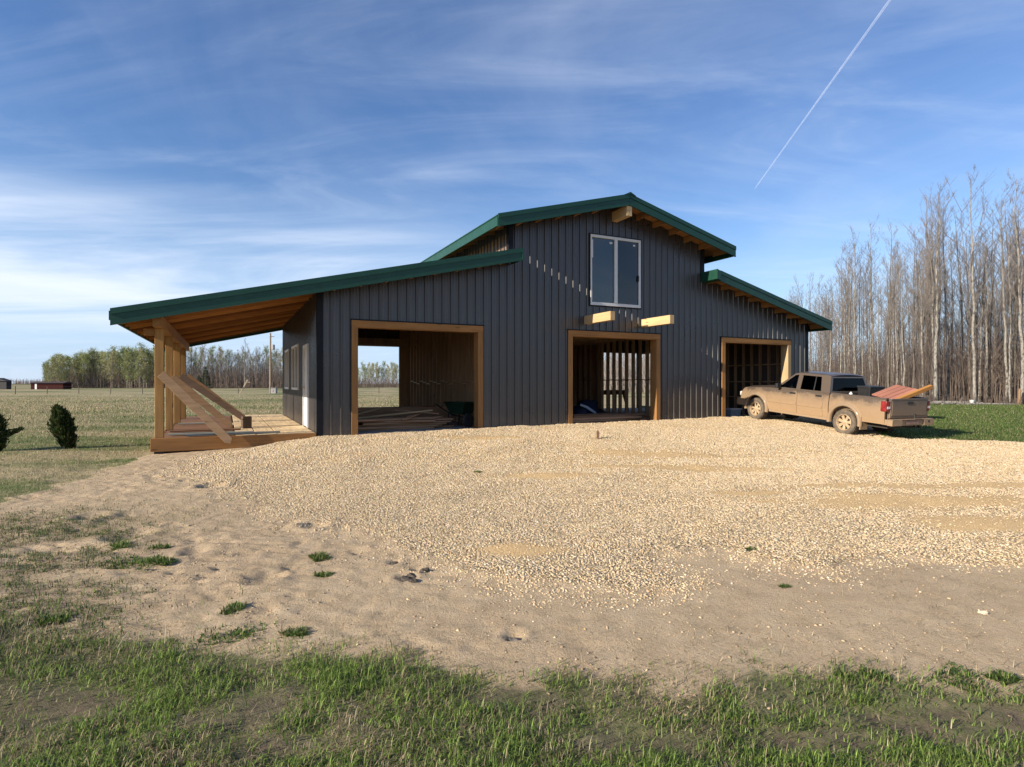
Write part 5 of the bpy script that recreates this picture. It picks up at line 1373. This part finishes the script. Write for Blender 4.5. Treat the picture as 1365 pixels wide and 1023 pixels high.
# ------------------------------------------------------------------ world and sun
SUN_AZ = R(25.94+180+5.5)      # direction towards the sun, angle from +X
SUN_EL = R(22)
sv = Vector((math.cos(SUN_AZ)*math.cos(SUN_EL), math.sin(SUN_AZ)*math.cos(SUN_EL), math.sin(SUN_EL)))
sl = bpy.data.lights.new('sun', 'SUN'); sl.energy = 4.9; sl.angle = R(.5); sl.color = (1, .89, .74)
so = put(bpy.data.objects.new('sun', sl)); so.rotation_euler = sv.to_track_quat('Z', 'Y').to_euler()
wd_ = bpy.data.worlds.new('World'); bpy.context.scene.world = wd_; wd_.use_nodes = True
t = wd_.node_tree; t.nodes.clear()
def wn(typ, **kw):
    o = t.nodes.new(typ)
    for k, v_ in kw.items(): setattr(o, k, v_)
    return o
def wl(a, b): t.links.new(a, b)
out = wn('ShaderNodeOutputWorld'); bg = wn('ShaderNodeBackground'); bg.inputs['Strength'].default_value = .11
sky = wn('ShaderNodeTexSky', sky_type='NISHITA'); sky.sun_disc = False; sky.sun_elevation = SUN_EL
sky.sun_rotation = (R(90)-SUN_AZ) % (2*PI)
sky.altitude = 600; sky.air_density = 1.0; sky.dust_density = .15; sky.ozone_density = 1.6
tc = wn('ShaderNodeTexCoord'); sp = wn('ShaderNodeSeparateXYZ'); wl(tc.outputs['Generated'], sp.inputs[0])
def wm(op, a, b=0.0, clamp=False):
    o = wn('ShaderNodeMath', operation=op, use_clamp=clamp)
    for i, v_ in enumerate((a, b)):
        if isinstance(v_, (int, float)): o.inputs[i].default_value = v_
        else: wl(v_, o.inputs[i])
    return o.outputs[0]
zc = wm('MAXIMUM', sp.outputs[2], .02); zc = wm('ADD', zc, .06)
cx_ = wm('DIVIDE', sp.outputs[0], zc); cy_ = wm('DIVIDE', sp.outputs[1], zc)
cv = wn('ShaderNodeCombineXYZ'); wl(cx_, cv.inputs[0]); wl(cy_, cv.inputs[1])
def cloud(scale, rot, stretch, detail, dist, lo, hi, off=(0, 0, 0)):
    mp = wn('ShaderNodeMapping'); mp.inputs['Rotation'].default_value = (0, 0, R(rot)); mp.inputs['Scale'].default_value = (stretch[0], stretch[1], 1); mp.inputs['Location'].default_value = off
    wl(cv.outputs[0], mp.inputs[0]); nz = wn('ShaderNodeTexNoise'); wl(mp.outputs[0], nz.inputs['Vector'])
    nz.inputs['Scale'].default_value = scale; nz.inputs['Detail'].default_value = detail; nz.inputs['Roughness'].default_value = .58; nz.inputs['Distortion'].default_value = dist
    mr = wn('ShaderNodeMapRange'); mr.interpolation_type = 'SMOOTHSTEP'; mr.inputs[1].default_value = lo; mr.inputs[2].default_value = hi; wl(nz.outputs['Fac'], mr.inputs[0]); return mr.outputs[0]
veil = cloud(.7, 20, (1, .6), 8, .8, .36, .80, (3.1, 1.7, 0))
wisp = cloud(1.1, 34, (.55, 1.5), 10, 1.6, .38, .95, (2.3, .9, 0))
band = cloud(.42, 8, (.45, 1.3), 7, .8, .32, .64, (.6, 2.2, 0))
# low bank to the left of the view, by compass bearing and height
az = wm('ARCTAN2', sp.outputs[0], sp.outputs[1])
def mrange(v_, a, b):
    mr = wn('ShaderNodeMapRange'); mr.interpolation_type = 'SMOOTHSTEP'; mr.inputs[1].default_value = a; mr.inputs[2].default_value = b; wl(v_, mr.inputs[0]); return mr.outputs[0]
leftm = mrange(az, R(2), R(-20)); lowm = mrange(sp.outputs[2], .30, .17); lowb = mrange(sp.outputs[2], .05, .12)
bank = wm('MULTIPLY', wm('MULTIPLY', leftm, lowm), wm('MULTIPLY', band, wm('ADD', wm('MULTIPLY', lowb, .9), .1)))
hz_ = mrange(sp.outputs[2], .30, .02)
den = wm('ADD', wm('MULTIPLY', veil, .15), wm('MULTIPLY', wisp, .31))
den = wm('ADD', den, wm('MULTIPLY', bank, .85)); den = wm('ADD', den, wm('MULTIPLY', hz_, .05), True)
hs = wn('ShaderNodeHueSaturation'); hs.inputs['Saturation'].default_value = 1.22; hs.inputs['Value'].default_value = .88; hs.inputs['Hue'].default_value = .511; wl(sky.outputs[0], hs.inputs['Color'])
hm = wn('ShaderNodeMix', data_type='RGBA'); wl(wm('MULTIPLY', mrange(sp.outputs[2], .30, .0), .8), hm.inputs[0]); wl(hs.outputs[0], hm.inputs[6]); hm.inputs[7].default_value = (2.4, 3.4, 5.1, 1)
mx = wn('ShaderNodeMix', data_type='RGBA'); wl(den, mx.inputs[0]); wl(hm.outputs[2], mx.inputs[6]); mx.inputs[7].default_value = (4.6, 5.1, 6.0, 1)
wl(mx.outputs[2], bg.inputs[0]); wl(bg.outputs[0], out.inputs[0])

sce = bpy.context.scene
sce.view_settings.view_transform = 'Standard'; sce.view_settings.look = 'None'; sce.view_settings.exposure = 0.82; sce.view_settings.gamma = 1.0
sce.cycles.max_bounces = 8; sce.cycles.diffuse_bounces = 6; sce.cycles.transparent_max_bounces = 8
sce.cycles.use_denoising = True
